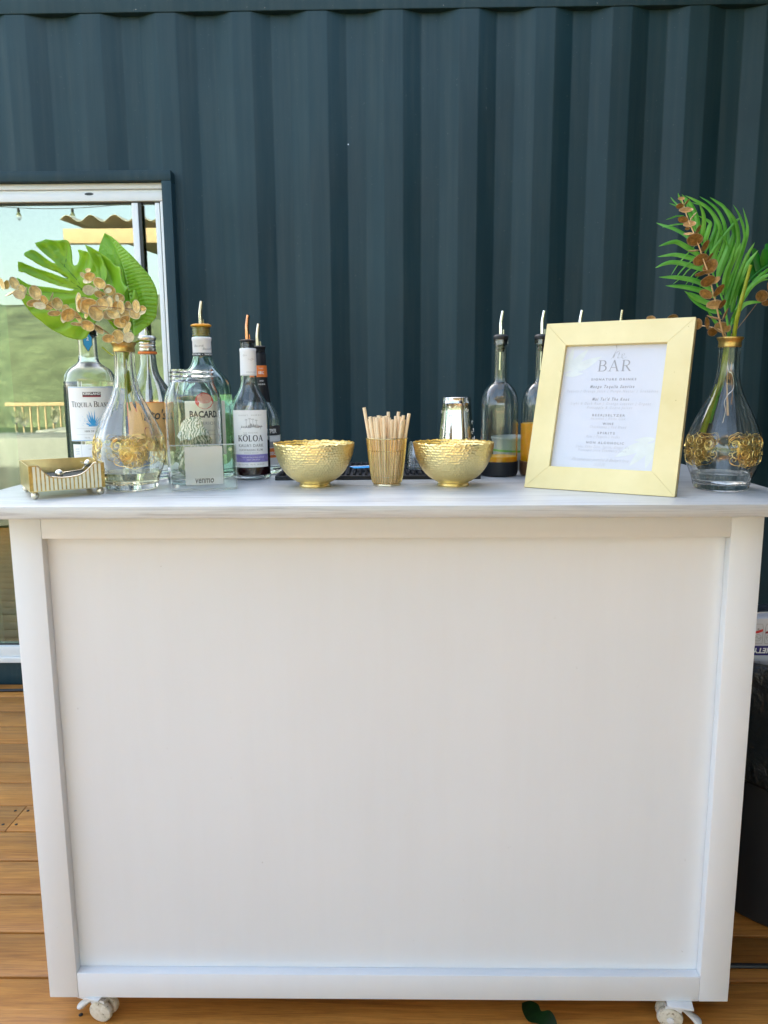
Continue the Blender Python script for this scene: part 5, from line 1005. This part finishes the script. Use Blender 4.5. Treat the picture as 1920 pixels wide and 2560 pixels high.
sprig('long gold sprig arching far left out of the left vase past the window edge', [(-0.4915, 1.411, 1.1856), (-0.4893, 1.411, 1.2307), (-0.4889, 1.41, 1.2521), (-0.5038, 1.39, 1.2635), (-0.5223, 1.375, 1.2782), (-0.5392, 1.37, 1.2892), (-0.5619, 1.37, 1.295), (-0.5827, 1.37, 1.3024), (-0.5997, 1.37, 1.3124), (-0.6223, 1.375, 1.3246), (-0.6453, 1.38, 1.3338), (-0.6665, 1.385, 1.3437), (-0.6846, 1.39, 1.3503), (-0.7106, 1.4, 1.3583)],
 [(-0.6797, 1.368, 1.3502, 0.009, 0.00684, 100, 0), (-0.6762, 1.374, 1.3496, 0.00796, 0.00163, 85, 0), (-0.6573, 1.363, 1.3501, 0.01041, 0.00574, 112, 0), (-0.6675, 1.371, 1.3342, 0.01011, 0.00397, 22, 0), (-0.6482, 1.36, 1.3316, 0.00931, 0.00788, 0, 1), (-0.6475, 1.368, 1.3405, 0.0081, 0.0072, 90, 0), (-0.6424, 1.374, 1.3378, 0.00814, 0.00181, 65, 0), (-0.6221, 1.363, 1.3343, 0.0122, 0.00718, 110, 0), (-0.6297, 1.371, 1.3191, 0.01119, 0.00433, 32, 0), (-0.6143, 1.36, 1.3116, 0.00985, 0.0068, -20, 1), (-0.6085, 1.368, 1.3232, 0.00937, 0.0081, -20, 0), (-0.6048, 1.374, 1.3146, 0.00941, 0.00724, 40, 0), (-0.5934, 1.363, 1.3256, 0.00897, 0.00251, 75, 0), (-0.5888, 1.371, 1.3162, 0.01119, 0.00614, 98, 0), (-0.5899, 1.36, 1.3007, 0.01182, 0.00358, 10, 0), (-0.5753, 1.368, 1.2949, 0.01117, 0.009, 80, 1), (-0.5751, 1.374, 1.3078, 0.0076, 0.00687, 90, 0), (-0.5673, 1.363, 1.2974, 0.0122, 0.00861, 40, 0), (-0.5521, 1.371, 1.294, 0.01155, 0.00758, 120, 0), (-0.5525, 1.36, 1.2822, 0.01074, 0.00251, 5, 0), (-0.5359, 1.368, 1.2796, 0.01189, 0.00973, 0, 0), (-0.5197, 1.374, 1.2721, 0.00995, 0.0047, -45, 0), (-0.4993, 1.363, 1.2573, 0.01041, 0.00718, 10, 0)], G['brownstem'], DL, GRP)
sprig('gold sprig standing up in front of the split leaf, topmost of the left vase', [(-0.4895, 1.411, 1.1892), (-0.4879, 1.411, 1.2307), (-0.4883, 1.41, 1.2539), (-0.4904, 1.4, 1.2746), (-0.4957, 1.385, 1.3048), (-0.5085, 1.38, 1.3268), (-0.5198, 1.38, 1.344), (-0.5354, 1.385, 1.3533), (-0.5422, 1.39, 1.3617), (-0.5388, 1.392, 1.3748)],
 [(-0.5334, 1.378, 1.3731, 0.00472, 0.00435, 0, 0), (-0.5449, 1.384, 1.3652, 0.00656, 0.00328, 120, 0), (-0.5292, 1.373, 1.3622, 0.00904, 0.00723, 10, 0), (-0.5354, 1.381, 1.3559, 0.00909, 0.00655, 0, 1), (-0.5111, 1.37, 1.3509, 0.01082, 0.00938, 0, 0), (-0.516, 1.378, 1.3509, 0.00762, 0.00454, 88, 1), (-0.5215, 1.384, 1.3424, 0.00583, 0.00474, 0, 1), (-0.532, 1.373, 1.3395, 0.00994, 0.00958, 0, 1), (-0.4983, 1.381, 1.3402, 0.01236, 0.01054, 0, 0), (-0.4966, 1.37, 1.3379, 0.00613, 0.00577, 0, 1), (-0.5145, 1.378, 1.3331, 0.01125, 0.00689, 0, 0), (-0.4851, 1.384, 1.3267, 0.01057, 0.00947, 0, 0), (-0.483, 1.373, 1.3255, 0.00578, 0.0047, 90, 1), (-0.5036, 1.381, 1.3265, 0.01018, 0.00473, 0, 1), (-0.4851, 1.37, 1.26, 0.01118, 0.00992, 90, 0), (-0.4697, 1.378, 1.2746, 0.01125, 0.00871, 70, 0)], G['brownstem'], DL, GRP)
sprig('gold sprig of crowded discs leaning right and forward in the middle of the left vase', [(-0.4932, 1.411, 1.1892), (-0.4906, 1.411, 1.2307), (-0.4863, 1.4, 1.2533), (-0.4866, 1.37, 1.2794), (-0.5059, 1.345, 1.2996), (-0.5154, 1.335, 1.3071), (-0.4962, 1.33, 1.3073), (-0.4655, 1.34, 1.3047), (-0.4429, 1.35, 1.3046), (-0.4305, 1.36, 1.3038)],
 [(-0.5382, 1.345, 1.3157, 0.01558, 0.01027, 100, 0), (-0.5332, 1.351, 1.3113, 0.01512, 0.01067, 95, 0), (-0.5193, 1.34, 1.3093, 0.01623, 0.01411, 0, 0), (-0.5276, 1.348, 1.2997, 0.011, 0.00745, 90, 0), (-0.5091, 1.337, 1.2969, 0.01408, 0.00986, 110, 0), (-0.4998, 1.345, 1.3126, 0.01133, 0.00921, 90, 0), (-0.4889, 1.351, 1.3138, 0.01103, 0.00925, 90, 0), (-0.4756, 1.34, 1.3093, 0.00741, 0.00423, 90, 0), (-0.4832, 1.348, 1.296, 0.011, 0.00816, 130, 0), (-0.4644, 1.337, 1.3066, 0.01091, 0.0088, 90, 0), (-0.4626, 1.345, 1.2956, 0.01027, 0.00779, 110, 0), (-0.4583, 1.351, 1.3095, 0.00818, 0.00462, 90, 0), (-0.4394, 1.34, 1.3083, 0.00988, 0.00882, 90, 0), (-0.4463, 1.348, 1.2957, 0.00958, 0.00781, 130, 0), (-0.4279, 1.337, 1.3046, 0.00563, 0.00493, 0, 0), (-0.4312, 1.345, 1.298, 0.00637, 0.0046, 10, 1), (-0.4918, 1.351, 1.2966, 0.01067, 0.00711, 20, 1), (-0.4687, 1.34, 1.2817, 0.01129, 0.00882, 20, 0), (-0.4582, 1.348, 1.2568, 0.01012, 0.00976, 0, 1), (-0.4604, 1.337, 1.2868, 0.00986, 0.00528, 30, 0)], G['brownstem'], DL, GRP)
GR2 = 'gold eucalyptus sprigs in the right vase'
sprig('tall gold sprig rising up left in front of the palm frond', [(0.5903, 1.381, 1.1163), (0.5823, 1.381, 1.1982), (0.5742, 1.38, 1.2478), (0.5684, 1.375, 1.2561), (0.5545, 1.36, 1.2795), (0.5425, 1.35, 1.3062), (0.5329, 1.345, 1.3293), (0.5235, 1.34, 1.3522), (0.5136, 1.34, 1.3755), (0.5066, 1.34, 1.3929), (0.4956, 1.34, 1.4171), (0.4866, 1.345, 1.4399), (0.4814, 1.35, 1.4581), (0.475, 1.35, 1.4753)],
 [(0.4695, 1.336, 1.4722, 0.00528, 0.00352, 0, 0), (0.4805, 1.342, 1.4684, 0.00631, 0.00252, 60, 0), (0.466, 1.331, 1.4604, 0.00651, 0.00313, -10, 0), (0.479, 1.339, 1.4545, 0.01058, 0.00604, 10, 0), (0.4865, 1.328, 1.4427, 0.00874, 0.00175, 55, 0), (0.4743, 1.336, 1.4405, 0.00829, 0.00402, -20, 0), (0.4876, 1.342, 1.433, 0.0106, 0.00606, 15, 0), (0.4805, 1.331, 1.4247, 0.00375, 0.00175, 0, 0), (0.5001, 1.339, 1.4243, 0.00907, 0.00478, 60, 0), (0.4817, 1.328, 1.415, 0.00824, 0.00325, 5, 0), (0.4952, 1.336, 1.4084, 0.01181, 0.00942, 5, 0), (0.5142, 1.342, 1.3989, 0.01085, 0.00656, 60, 0), (0.4938, 1.331, 1.389, 0.00951, 0.00175, -3, 0), (0.5078, 1.339, 1.3771, 0.01259, 0.00907, 0, 0), (0.5182, 1.328, 1.3793, 0.00774, 0.00375, 60, 0), (0.5241, 1.336, 1.3644, 0.01382, 0.00905, 60, 0), (0.5114, 1.342, 1.3555, 0.01035, 0.00328, 5, 0), (0.5187, 1.331, 1.3417, 0.01327, 0.00939, 5, 0), (0.5357, 1.339, 1.3426, 0.00806, 0.00353, 45, 0), (0.5358, 1.328, 1.3261, 0.01249, 0.00724, 50, 0), (0.5196, 1.336, 1.3213, 0.01106, 0.00477, -25, 0), (0.5376, 1.342, 1.303, 0.01338, 0.00858, 12, 0), (0.5445, 1.331, 1.3042, 0.00901, 0.00563, 40, 0), (0.5537, 1.339, 1.2879, 0.00957, 0.00441, 55, 0), (0.5316, 1.328, 1.2806, 0.01199, 0.00275, -15, 0)], G['tanstem'], DB, GR2, .0017)
sprig('low gold sprig reaching left out of the right vase behind the picture frame', [(0.5869, 1.381, 1.148), (0.5823, 1.381, 1.1982), (0.5767, 1.38, 1.2478), (0.5681, 1.375, 1.261), (0.5542, 1.385, 1.2692), (0.5397, 1.4, 1.2735), (0.5279, 1.43, 1.2764), (0.5025, 1.44, 1.2837), (0.4762, 1.48, 1.287)],
 [(0.5678, 1.38, 1.2681, 0.01427, 0.01103, 15, 0), (0.5537, 1.386, 1.2625, 0.0086, 0.00782, 0, 0), (0.5385, 1.375, 1.2759, 0.01034, 0.0075, 110, 0), (0.5267, 1.383, 1.2754, 0.00988, 0.00598, 100, 0), (0.5241, 1.372, 1.2685, 0.00258, 0.00206, 60, 0)] + [(0.5334, 1.445, 1.2774, 0.00951, 0.00679, 60, 0), (0.521, 1.451, 1.2805, 0.00901, 0.00682, 20, 0), (0.5021, 1.44, 1.2907, 0.00921, 0.00704, 0, 0), (0.4897, 1.448, 1.2818, 0.00817, 0.00545, 100, 0), (0.4621, 1.437, 1.2894, 0.00757, 0.00513, 0, 0), (0.4519, 1.445, 1.2831, 0.00679, 0.00408, 60, 0)], G['tanstem'], DB, GR2, .0012)
sprig('thin gold sprig leaning right out of the right vase past the photo edge', [(0.5928, 1.381, 1.1353), (0.5873, 1.381, 1.1982), (0.5852, 1.381, 1.2478), (0.5973, 1.39, 1.2655), (0.616, 1.4, 1.2859), (0.6355, 1.41, 1.3078), (0.6539, 1.42, 1.3273), (0.676, 1.43, 1.3507)],
 [(0.6486, 1.415, 1.3249, 0.01091, 0.00998, 90, 0), (0.6605, 1.421, 1.3143, 0.00828, 0.00401, 0, 0), (0.6565, 1.41, 1.3447, 0.00955, 0.00663, 90, 0), (0.6726, 1.418, 1.3369, 0.008, 0.00667, 0, 0), (0.5932, 1.407, 1.2573, 0.0082, 0.00291, 20, 1)], G['brownstem'], DB, GR2, .0006)
# ---- palm frond
def ribbon(name, pts, w_, mat, parent, fold=.25, twist=0, blunt=False, n=5):
    q = cr(pts, n); m_ = len(q); vs = []; fs = []
    for i, v_ in enumerate(q):
        f = i / (m_ - 1); t = (q[min(i + 1, m_ - 1)] - q[max(i - 1, 0)]).normalized()
        nrm = Vector((math.sin(twist + f * twist * .6), -1, .25)).normalized(); s_ = t.cross(nrm).normalized(); nrm = s_.cross(t).normalized()
        hw = w_ / 2 * ((min(1, f * 5 + .25) * (1 - f ** 3.2) ** .8) if not blunt else math.sin(pi * min(1, .06 + f * .94)) ** .45) + .00012
        vs += [tuple(v_ - s_ * hw), tuple(v_ - nrm * hw * fold * -1 + nrm * -.0), tuple(v_ + s_ * hw), tuple(v_ + nrm * (hw * fold - .00035))]
    for i in range(m_ - 1):
        a = 4 * i; fs += [(a + k, a + (k + 1) % 4, a + 4 + (k + 1) % 4, a + 4 + k) for k in range(4)]
    fs += [(3, 2, 1, 0), (4 * m_ - 4, 4 * m_ - 3, 4 * m_ - 2, 4 * m_ - 1)]
    return MB().add(vs, fs).obj(name, mat, parent, smooth=25)
pf = thing('palm_frond', 'bright green palm frond with narrow arching leaflets in the right vase', 'palm frond', (0, 0, 0))
MB().tube(cr([(0.5543, 1.375, 1.104), (0.5665, 1.378, 1.1506), (0.5765, 1.381, 1.1907), (0.5798, 1.381, 1.235), (0.5799, 1.381, 1.2527), (0.578, 1.385, 1.2788), (0.5724, 1.39, 1.3099), (0.5611, 1.395, 1.3411), (0.547, 1.4, 1.3783), (0.5311, 1.4, 1.4134), (0.5124, 1.395, 1.4437), (0.4968, 1.39, 1.4689), (0.4827, 1.385, 1.489)], 5), [.0030 - .0024 * i / 60 for i in range(61)], 8).obj('rachis', G['palm'], pf)
for P_, w_ in [([(0.555, 1.397, 1.3316), (0.5289, 1.397, 1.3477), (0.4947, 1.397, 1.3552), (0.4589, 1.397, 1.3565)], 0.00972), ([(0.5608, 1.397, 1.3206), (0.5392, 1.4017, 1.3323), (0.5102, 1.4063, 1.3404), (0.4763, 1.411, 1.3437)], 0.01035), ([(0.5694, 1.397, 1.3045), (0.55, 1.3937, 1.3105), (0.5231, 1.3903, 1.3189), (0.5018, 1.387, 1.3315)], 0.00972), ([(0.5712, 1.397, 1.2959), (0.5563, 1.4043, 1.2991), (0.5342, 1.4117, 1.3124), (0.5182, 1.419, 1.3282)], 0.0069), ([(0.5727, 1.397, 1.2922), (0.5575, 1.399, 1.306), (0.532, 1.401, 1.3237), (0.5146, 1.403, 1.3314)], 0.00627), ([(0.5764, 1.397, 1.2736), (0.564, 1.3917, 1.2758), (0.551, 1.3863, 1.2877), (0.5407, 1.381, 1.2983)], 0.00784), ([(0.5441, 1.397, 1.3658), (0.5211, 1.397, 1.3732), (0.4895, 1.397, 1.3808), (0.4708, 1.397, 1.3797), (0.4524, 1.397, 1.372)], 0.00878), ([(0.5431, 1.397, 1.3622), (0.5269, 1.4005, 1.3834), (0.5064, 1.404, 1.3914), (0.4861, 1.4075, 1.3955), (0.4598, 1.411, 1.3926)], 0.0091), ([(0.5339, 1.397, 1.3888), (0.5123, 1.3945, 1.4007), (0.4896, 1.392, 1.4124), (0.4763, 1.3895, 1.4135), (0.4529, 1.387, 1.4064)], 0.00972), ([(0.5149, 1.397, 1.4155), (0.5012, 1.4025, 1.4285), (0.4839, 1.408, 1.4393), (0.4692, 1.4135, 1.4453), (0.4571, 1.419, 1.4513)], 0.00753), ([(0.5057, 1.397, 1.4442), (0.4891, 1.399, 1.4447), (0.475, 1.401, 1.4429), (0.4627, 1.403, 1.4404)], 0.00251), ([(0.4975, 1.397, 1.4585), (0.4833, 1.3917, 1.4564), (0.4718, 1.3863, 1.4524), (0.4609, 1.381, 1.4485)], 0.00235), ([(0.4932, 1.397, 1.468), (0.4843, 1.397, 1.4734), (0.4779, 1.397, 1.4764), (0.471, 1.397, 1.4786)], 0.00267), ([(0.4905, 1.397, 1.4716), (0.4857, 1.4017, 1.478), (0.4814, 1.4063, 1.4844), (0.4773, 1.411, 1.4917)], 0.00282), ([(0.4977, 1.397, 1.4763), (0.49, 1.3937, 1.4815), (0.4848, 1.3903, 1.4867), (0.4814, 1.387, 1.4935)], 0.00345), ([(0.5176, 1.397, 1.4322), (0.5153, 1.4043, 1.4551), (0.5094, 1.4117, 1.4758), (0.5023, 1.419, 1.493)], 0.00972), ([(0.5241, 1.397, 1.4273), (0.5209, 1.399, 1.4516), (0.5103, 1.401, 1.4758), (0.4933, 1.403, 1.4948)], 0.00878), ([(0.529, 1.397, 1.4177), (0.5299, 1.3917, 1.4406), (0.5261, 1.3863, 1.4584), (0.5156, 1.381, 1.4755)], 0.00816), ([(0.5327, 1.397, 1.4093), (0.5409, 1.397, 1.4367), (0.5415, 1.397, 1.4474), (0.521, 1.397, 1.4583)], 0.00722), ([(0.5383, 1.397, 1.3984), (0.5525, 1.4005, 1.4325), (0.5538, 1.404, 1.4535), (0.5377, 1.4075, 1.4746), (0.5137, 1.411, 1.4828)], 0.00722), ([(0.5467, 1.397, 1.3839), (0.5561, 1.395, 1.4195), (0.5576, 1.393, 1.4406), (0.5366, 1.391, 1.4675), (0.5116, 1.389, 1.4814), (0.4933, 1.387, 1.4891)], 0.00784), ([(0.5531, 1.397, 1.3621), (0.5715, 1.4014, 1.4133), (0.5714, 1.4058, 1.4429), (0.5617, 1.4102, 1.4666), (0.5476, 1.4146, 1.4821), (0.5304, 1.419, 1.4942)], 0.00816), ([(0.5637, 1.397, 1.3523), (0.5839, 1.3982, 1.4127), (0.5823, 1.3994, 1.444), (0.5674, 1.4006, 1.4705), (0.5536, 1.4018, 1.4815), (0.5419, 1.403, 1.489)], 0.00816), ([(0.568, 1.397, 1.3254), (0.5891, 1.3938, 1.3999), (0.5889, 1.3906, 1.428), (0.5806, 1.3874, 1.4476), (0.5685, 1.3842, 1.4611), (0.558, 1.381, 1.4699)], 0.00722), ([(0.5757, 1.397, 1.3229), (0.6012, 1.397, 1.4075), (0.602, 1.397, 1.4314), (0.5943, 1.397, 1.4529), (0.5886, 1.397, 1.4636), (0.5798, 1.397, 1.4755)], 0.00659), ([(0.5811, 1.397, 1.3167), (0.6051, 1.4005, 1.4081), (0.6106, 1.404, 1.4327), (0.6089, 1.4075, 1.4513), (0.6027, 1.411, 1.4736)], 0.00627), ([(0.5855, 1.397, 1.3081), (0.596, 1.3937, 1.3528), (0.6058, 1.3903, 1.3872), (0.6171, 1.387, 1.4116)], 0.00847), ([(0.5887, 1.397, 1.2982), (0.6002, 1.4043, 1.3419), (0.6184, 1.4117, 1.3795), (0.6379, 1.419, 1.4037)], 0.00847), ([(0.5888, 1.397, 1.2958), (0.5941, 1.399, 1.323), (0.6013, 1.401, 1.3415), (0.6112, 1.403, 1.3557)], 0.00816), ([(0.5749, 1.397, 1.3351), (0.5769, 1.3917, 1.3648), (0.5842, 1.3863, 1.388), (0.5909, 1.381, 1.4096)], 0.00972), ([(0.56, 1.397, 1.3523), (0.5671, 1.397, 1.3777), (0.5764, 1.397, 1.4053), (0.5829, 1.397, 1.4292)], 0.00941), ([(0.5477, 1.397, 1.3887), (0.5504, 1.4017, 1.4136), (0.5559, 1.4063, 1.436), (0.5604, 1.411, 1.4537)], 0.00878), ([(0.5379, 1.397, 1.4057), (0.5357, 1.3937, 1.4195), (0.5385, 1.3903, 1.4331), (0.54, 1.387, 1.4467)], 0.00816), ([(0.5783, 1.397, 1.3032), (0.5867, 1.4043, 1.3359), (0.5987, 1.4117, 1.3735), (0.6129, 1.419, 1.4051)], 0.00972), ([(0.5634, 1.397, 1.3571), (0.5653, 1.399, 1.3792), (0.5754, 1.401, 1.4084), (0.5781, 1.403, 1.4376)], 0.0091), ([(0.573, 1.397, 1.3254), (0.5725, 1.3917, 1.3564), (0.5784, 1.3863, 1.382), (0.5838, 1.381, 1.4144)], 0.00941), ([(0.5522, 1.397, 1.3766), (0.5547, 1.397, 1.3959), (0.5621, 1.397, 1.4151), (0.5668, 1.397, 1.4389)], 0.0091), ([(0.5493, 1.397, 1.3621), (0.5543, 1.4017, 1.3724), (0.5629, 1.4063, 1.3852), (0.57, 1.411, 1.4029)], 0.00878), ([(0.5417, 1.397, 1.384), (0.5561, 1.3937, 1.4097), (0.5821, 1.3903, 1.4446), (0.5893, 1.387, 1.4521)], 0.00565), ([(0.5803, 1.397, 1.2921), (0.5825, 1.4043, 1.3236), (0.589, 1.4117, 1.3491), (0.5992, 1.419, 1.3746)], 0.00941), ([(0.519, 1.397, 1.4082), (0.4998, 1.399, 1.387), (0.4912, 1.401, 1.3753), (0.4827, 1.403, 1.3604)], 0.0022), ([(0.5285, 1.397, 1.3961), (0.5029, 1.3917, 1.3738), (0.4905, 1.3863, 1.3611), (0.484, 1.381, 1.3532)], 0.0022), ([(0.5341, 1.397, 1.3864), (0.5102, 1.397, 1.3685), (0.5008, 1.397, 1.3576), (0.484, 1.397, 1.3438)], 0.00204), ([(0.5397, 1.397, 1.3767), (0.5223, 1.4017, 1.363), (0.5147, 1.4063, 1.3514), (0.5111, 1.411, 1.344)], 0.00204), ([(0.5439, 1.397, 1.3694), (0.5271, 1.3937, 1.357), (0.5189, 1.3903, 1.3481), (0.5131, 1.387, 1.3393)], 0.00188), ([(0.5482, 1.397, 1.3597), (0.5392, 1.4043, 1.3498), (0.5364, 1.4117, 1.3396), (0.538, 1.419, 1.3392)], 0.00173), ([(0.5767, 1.397, 1.3837), (0.5642, 1.399, 1.3962), (0.557, 1.401, 1.4038), (0.548, 1.403, 1.4108)], 0.00188), ([(0.5819, 1.397, 1.3981), (0.5699, 1.3917, 1.4141), (0.5596, 1.3863, 1.4239), (0.5494, 1.381, 1.4342)], 0.00188)]:
    ribbon('leaflet', P_, w_, G['palm'], pf, .28, rnd.uniform(-.35, .35))
p2 = thing('palm_spray', 'small green palm spray leaning right from the right vase past the photo edge', 'palm frond', (0, 0, 0))
MB().tube(cr([(0.5713, 1.378, 1.1732), (0.5763, 1.381, 1.2132), (0.5819, 1.383, 1.2541), (0.5903, 1.39, 1.2853), (0.6077, 1.4, 1.3156), (0.6292, 1.41, 1.3424)], 5), .0016, 8).obj('rachis', G['palm'], p2)
for P_, w_ in [([(0.5956, 1.397, 1.2883), (0.6094, 1.397, 1.3079), (0.6241, 1.397, 1.3127), (0.6405, 1.397, 1.3124)], 0.00722), ([(0.5923, 1.397, 1.2822), (0.6111, 1.4005, 1.323), (0.6321, 1.404, 1.3514), (0.6524, 1.4075, 1.3688), (0.6663, 1.411, 1.3753)], 0.00784), ([(0.6054, 1.397, 1.3104), (0.6164, 1.3945, 1.3345), (0.6316, 1.392, 1.3499), (0.646, 1.3895, 1.3579), (0.6582, 1.387, 1.3611)], 0.0069), ([(0.6096, 1.397, 1.3226), (0.6255, 1.4043, 1.3405), (0.6432, 1.4117, 1.3511), (0.6628, 1.419, 1.3544)], 0.00565), ([(0.5903, 1.397, 1.2735), (0.5965, 1.399, 1.2885), (0.6015, 1.401, 1.301), (0.608, 1.403, 1.311)], 0.00627), ([(0.5885, 1.397, 1.2636), (0.5877, 1.3917, 1.2793), (0.5895, 1.3863, 1.2924), (0.5927, 1.381, 1.3028)], 0.00565)]:
    ribbon('leaflet', P_, w_, G['palm'], p2, .28, rnd.uniform(-.3, .3))
fn_ = thing('fern_frond', 'dark green fern frond with blunt leaflets behind the palm, at the right edge', 'fern', (0, 0, 0))
MB().tube(cr([(0.5797, 1.384, 1.1795), (0.5777, 1.386, 1.2233), (0.5861, 1.39, 1.2545), (0.6009, 1.42, 1.2814), (0.6232, 1.44, 1.3272), (0.6391, 1.44, 1.3585), (0.6645, 1.44, 1.3796), (0.6869, 1.44, 1.3893)], 5), .0014, 8).obj('rachis', G['fern'], fn_)
for P_, w_ in [([(0.6553, 1.447, 1.3656), (0.6521, 1.447, 1.3832), (0.647, 1.447, 1.3995), (0.641, 1.447, 1.412)], 0.01412), ([(0.6477, 1.447, 1.3543), (0.6447, 1.4517, 1.3714), (0.6403, 1.4563, 1.3897), (0.6348, 1.461, 1.4056)], 0.01506), ([(0.6643, 1.447, 1.3756), (0.6611, 1.4437, 1.3876), (0.6592, 1.4403, 1.3983), (0.6576, 1.437, 1.4102)], 0.01443), ([(0.6805, 1.447, 1.383), (0.6777, 1.4543, 1.3979), (0.6763, 1.4617, 1.4104), (0.6743, 1.469, 1.4236)], 0.01412), ([(0.6383, 1.447, 1.3405), (0.6328, 1.449, 1.3585), (0.6301, 1.451, 1.3727), (0.6273, 1.453, 1.3881)], 0.01412), ([(0.6262, 1.447, 1.328), (0.6192, 1.4417, 1.3401), (0.6147, 1.4363, 1.352), (0.6127, 1.431, 1.3663)], 0.01506), ([(0.615, 1.447, 1.3013), (0.6102, 1.447, 1.3154), (0.608, 1.447, 1.3281), (0.6111, 1.447, 1.3407)], 0.01506), ([(0.6219, 1.447, 1.3153), (0.6294, 1.4517, 1.331), (0.6342, 1.4563, 1.3468), (0.638, 1.461, 1.36)], 0.01255)]:
    ribbon('leaflet', P_, w_, G['fern'], fn_, .15, 0, True)
q = cr([(0.5439, 1.372, 1.0872), (0.5586, 1.376, 1.1429), (0.5733, 1.38, 1.1851), (0.5794, 1.38, 1.2349), (0.5884, 1.38, 1.2502), (0.5877, 1.372, 1.2741), (0.5899, 1.362, 1.3118), (0.5945, 1.358, 1.3434), (0.5974, 1.352, 1.3694)], 5)
tag(MB().tube(q, [.0050 - .0024 * i / (len(q) - 1) for i in range(len(q))], 12).obj('cut_stem', G['stem']), 'thick yellow green cut stem standing bare in the right vase', 'stem')
wr_ = cr([(0.5842, 1.379, 1.2501), (0.5806, 1.379, 1.2106), (0.5904, 1.372, 1.1706), (0.5747, 1.366, 1.142), (0.5783, 1.366, 1.1257), (0.5755, 1.368, 1.1042)], 6)
tag(MB().tube(wr_, .0005, 6).obj('florist_wire', G['steel2']), 'thin pale curly wire hanging inside the right vase', 'wire')
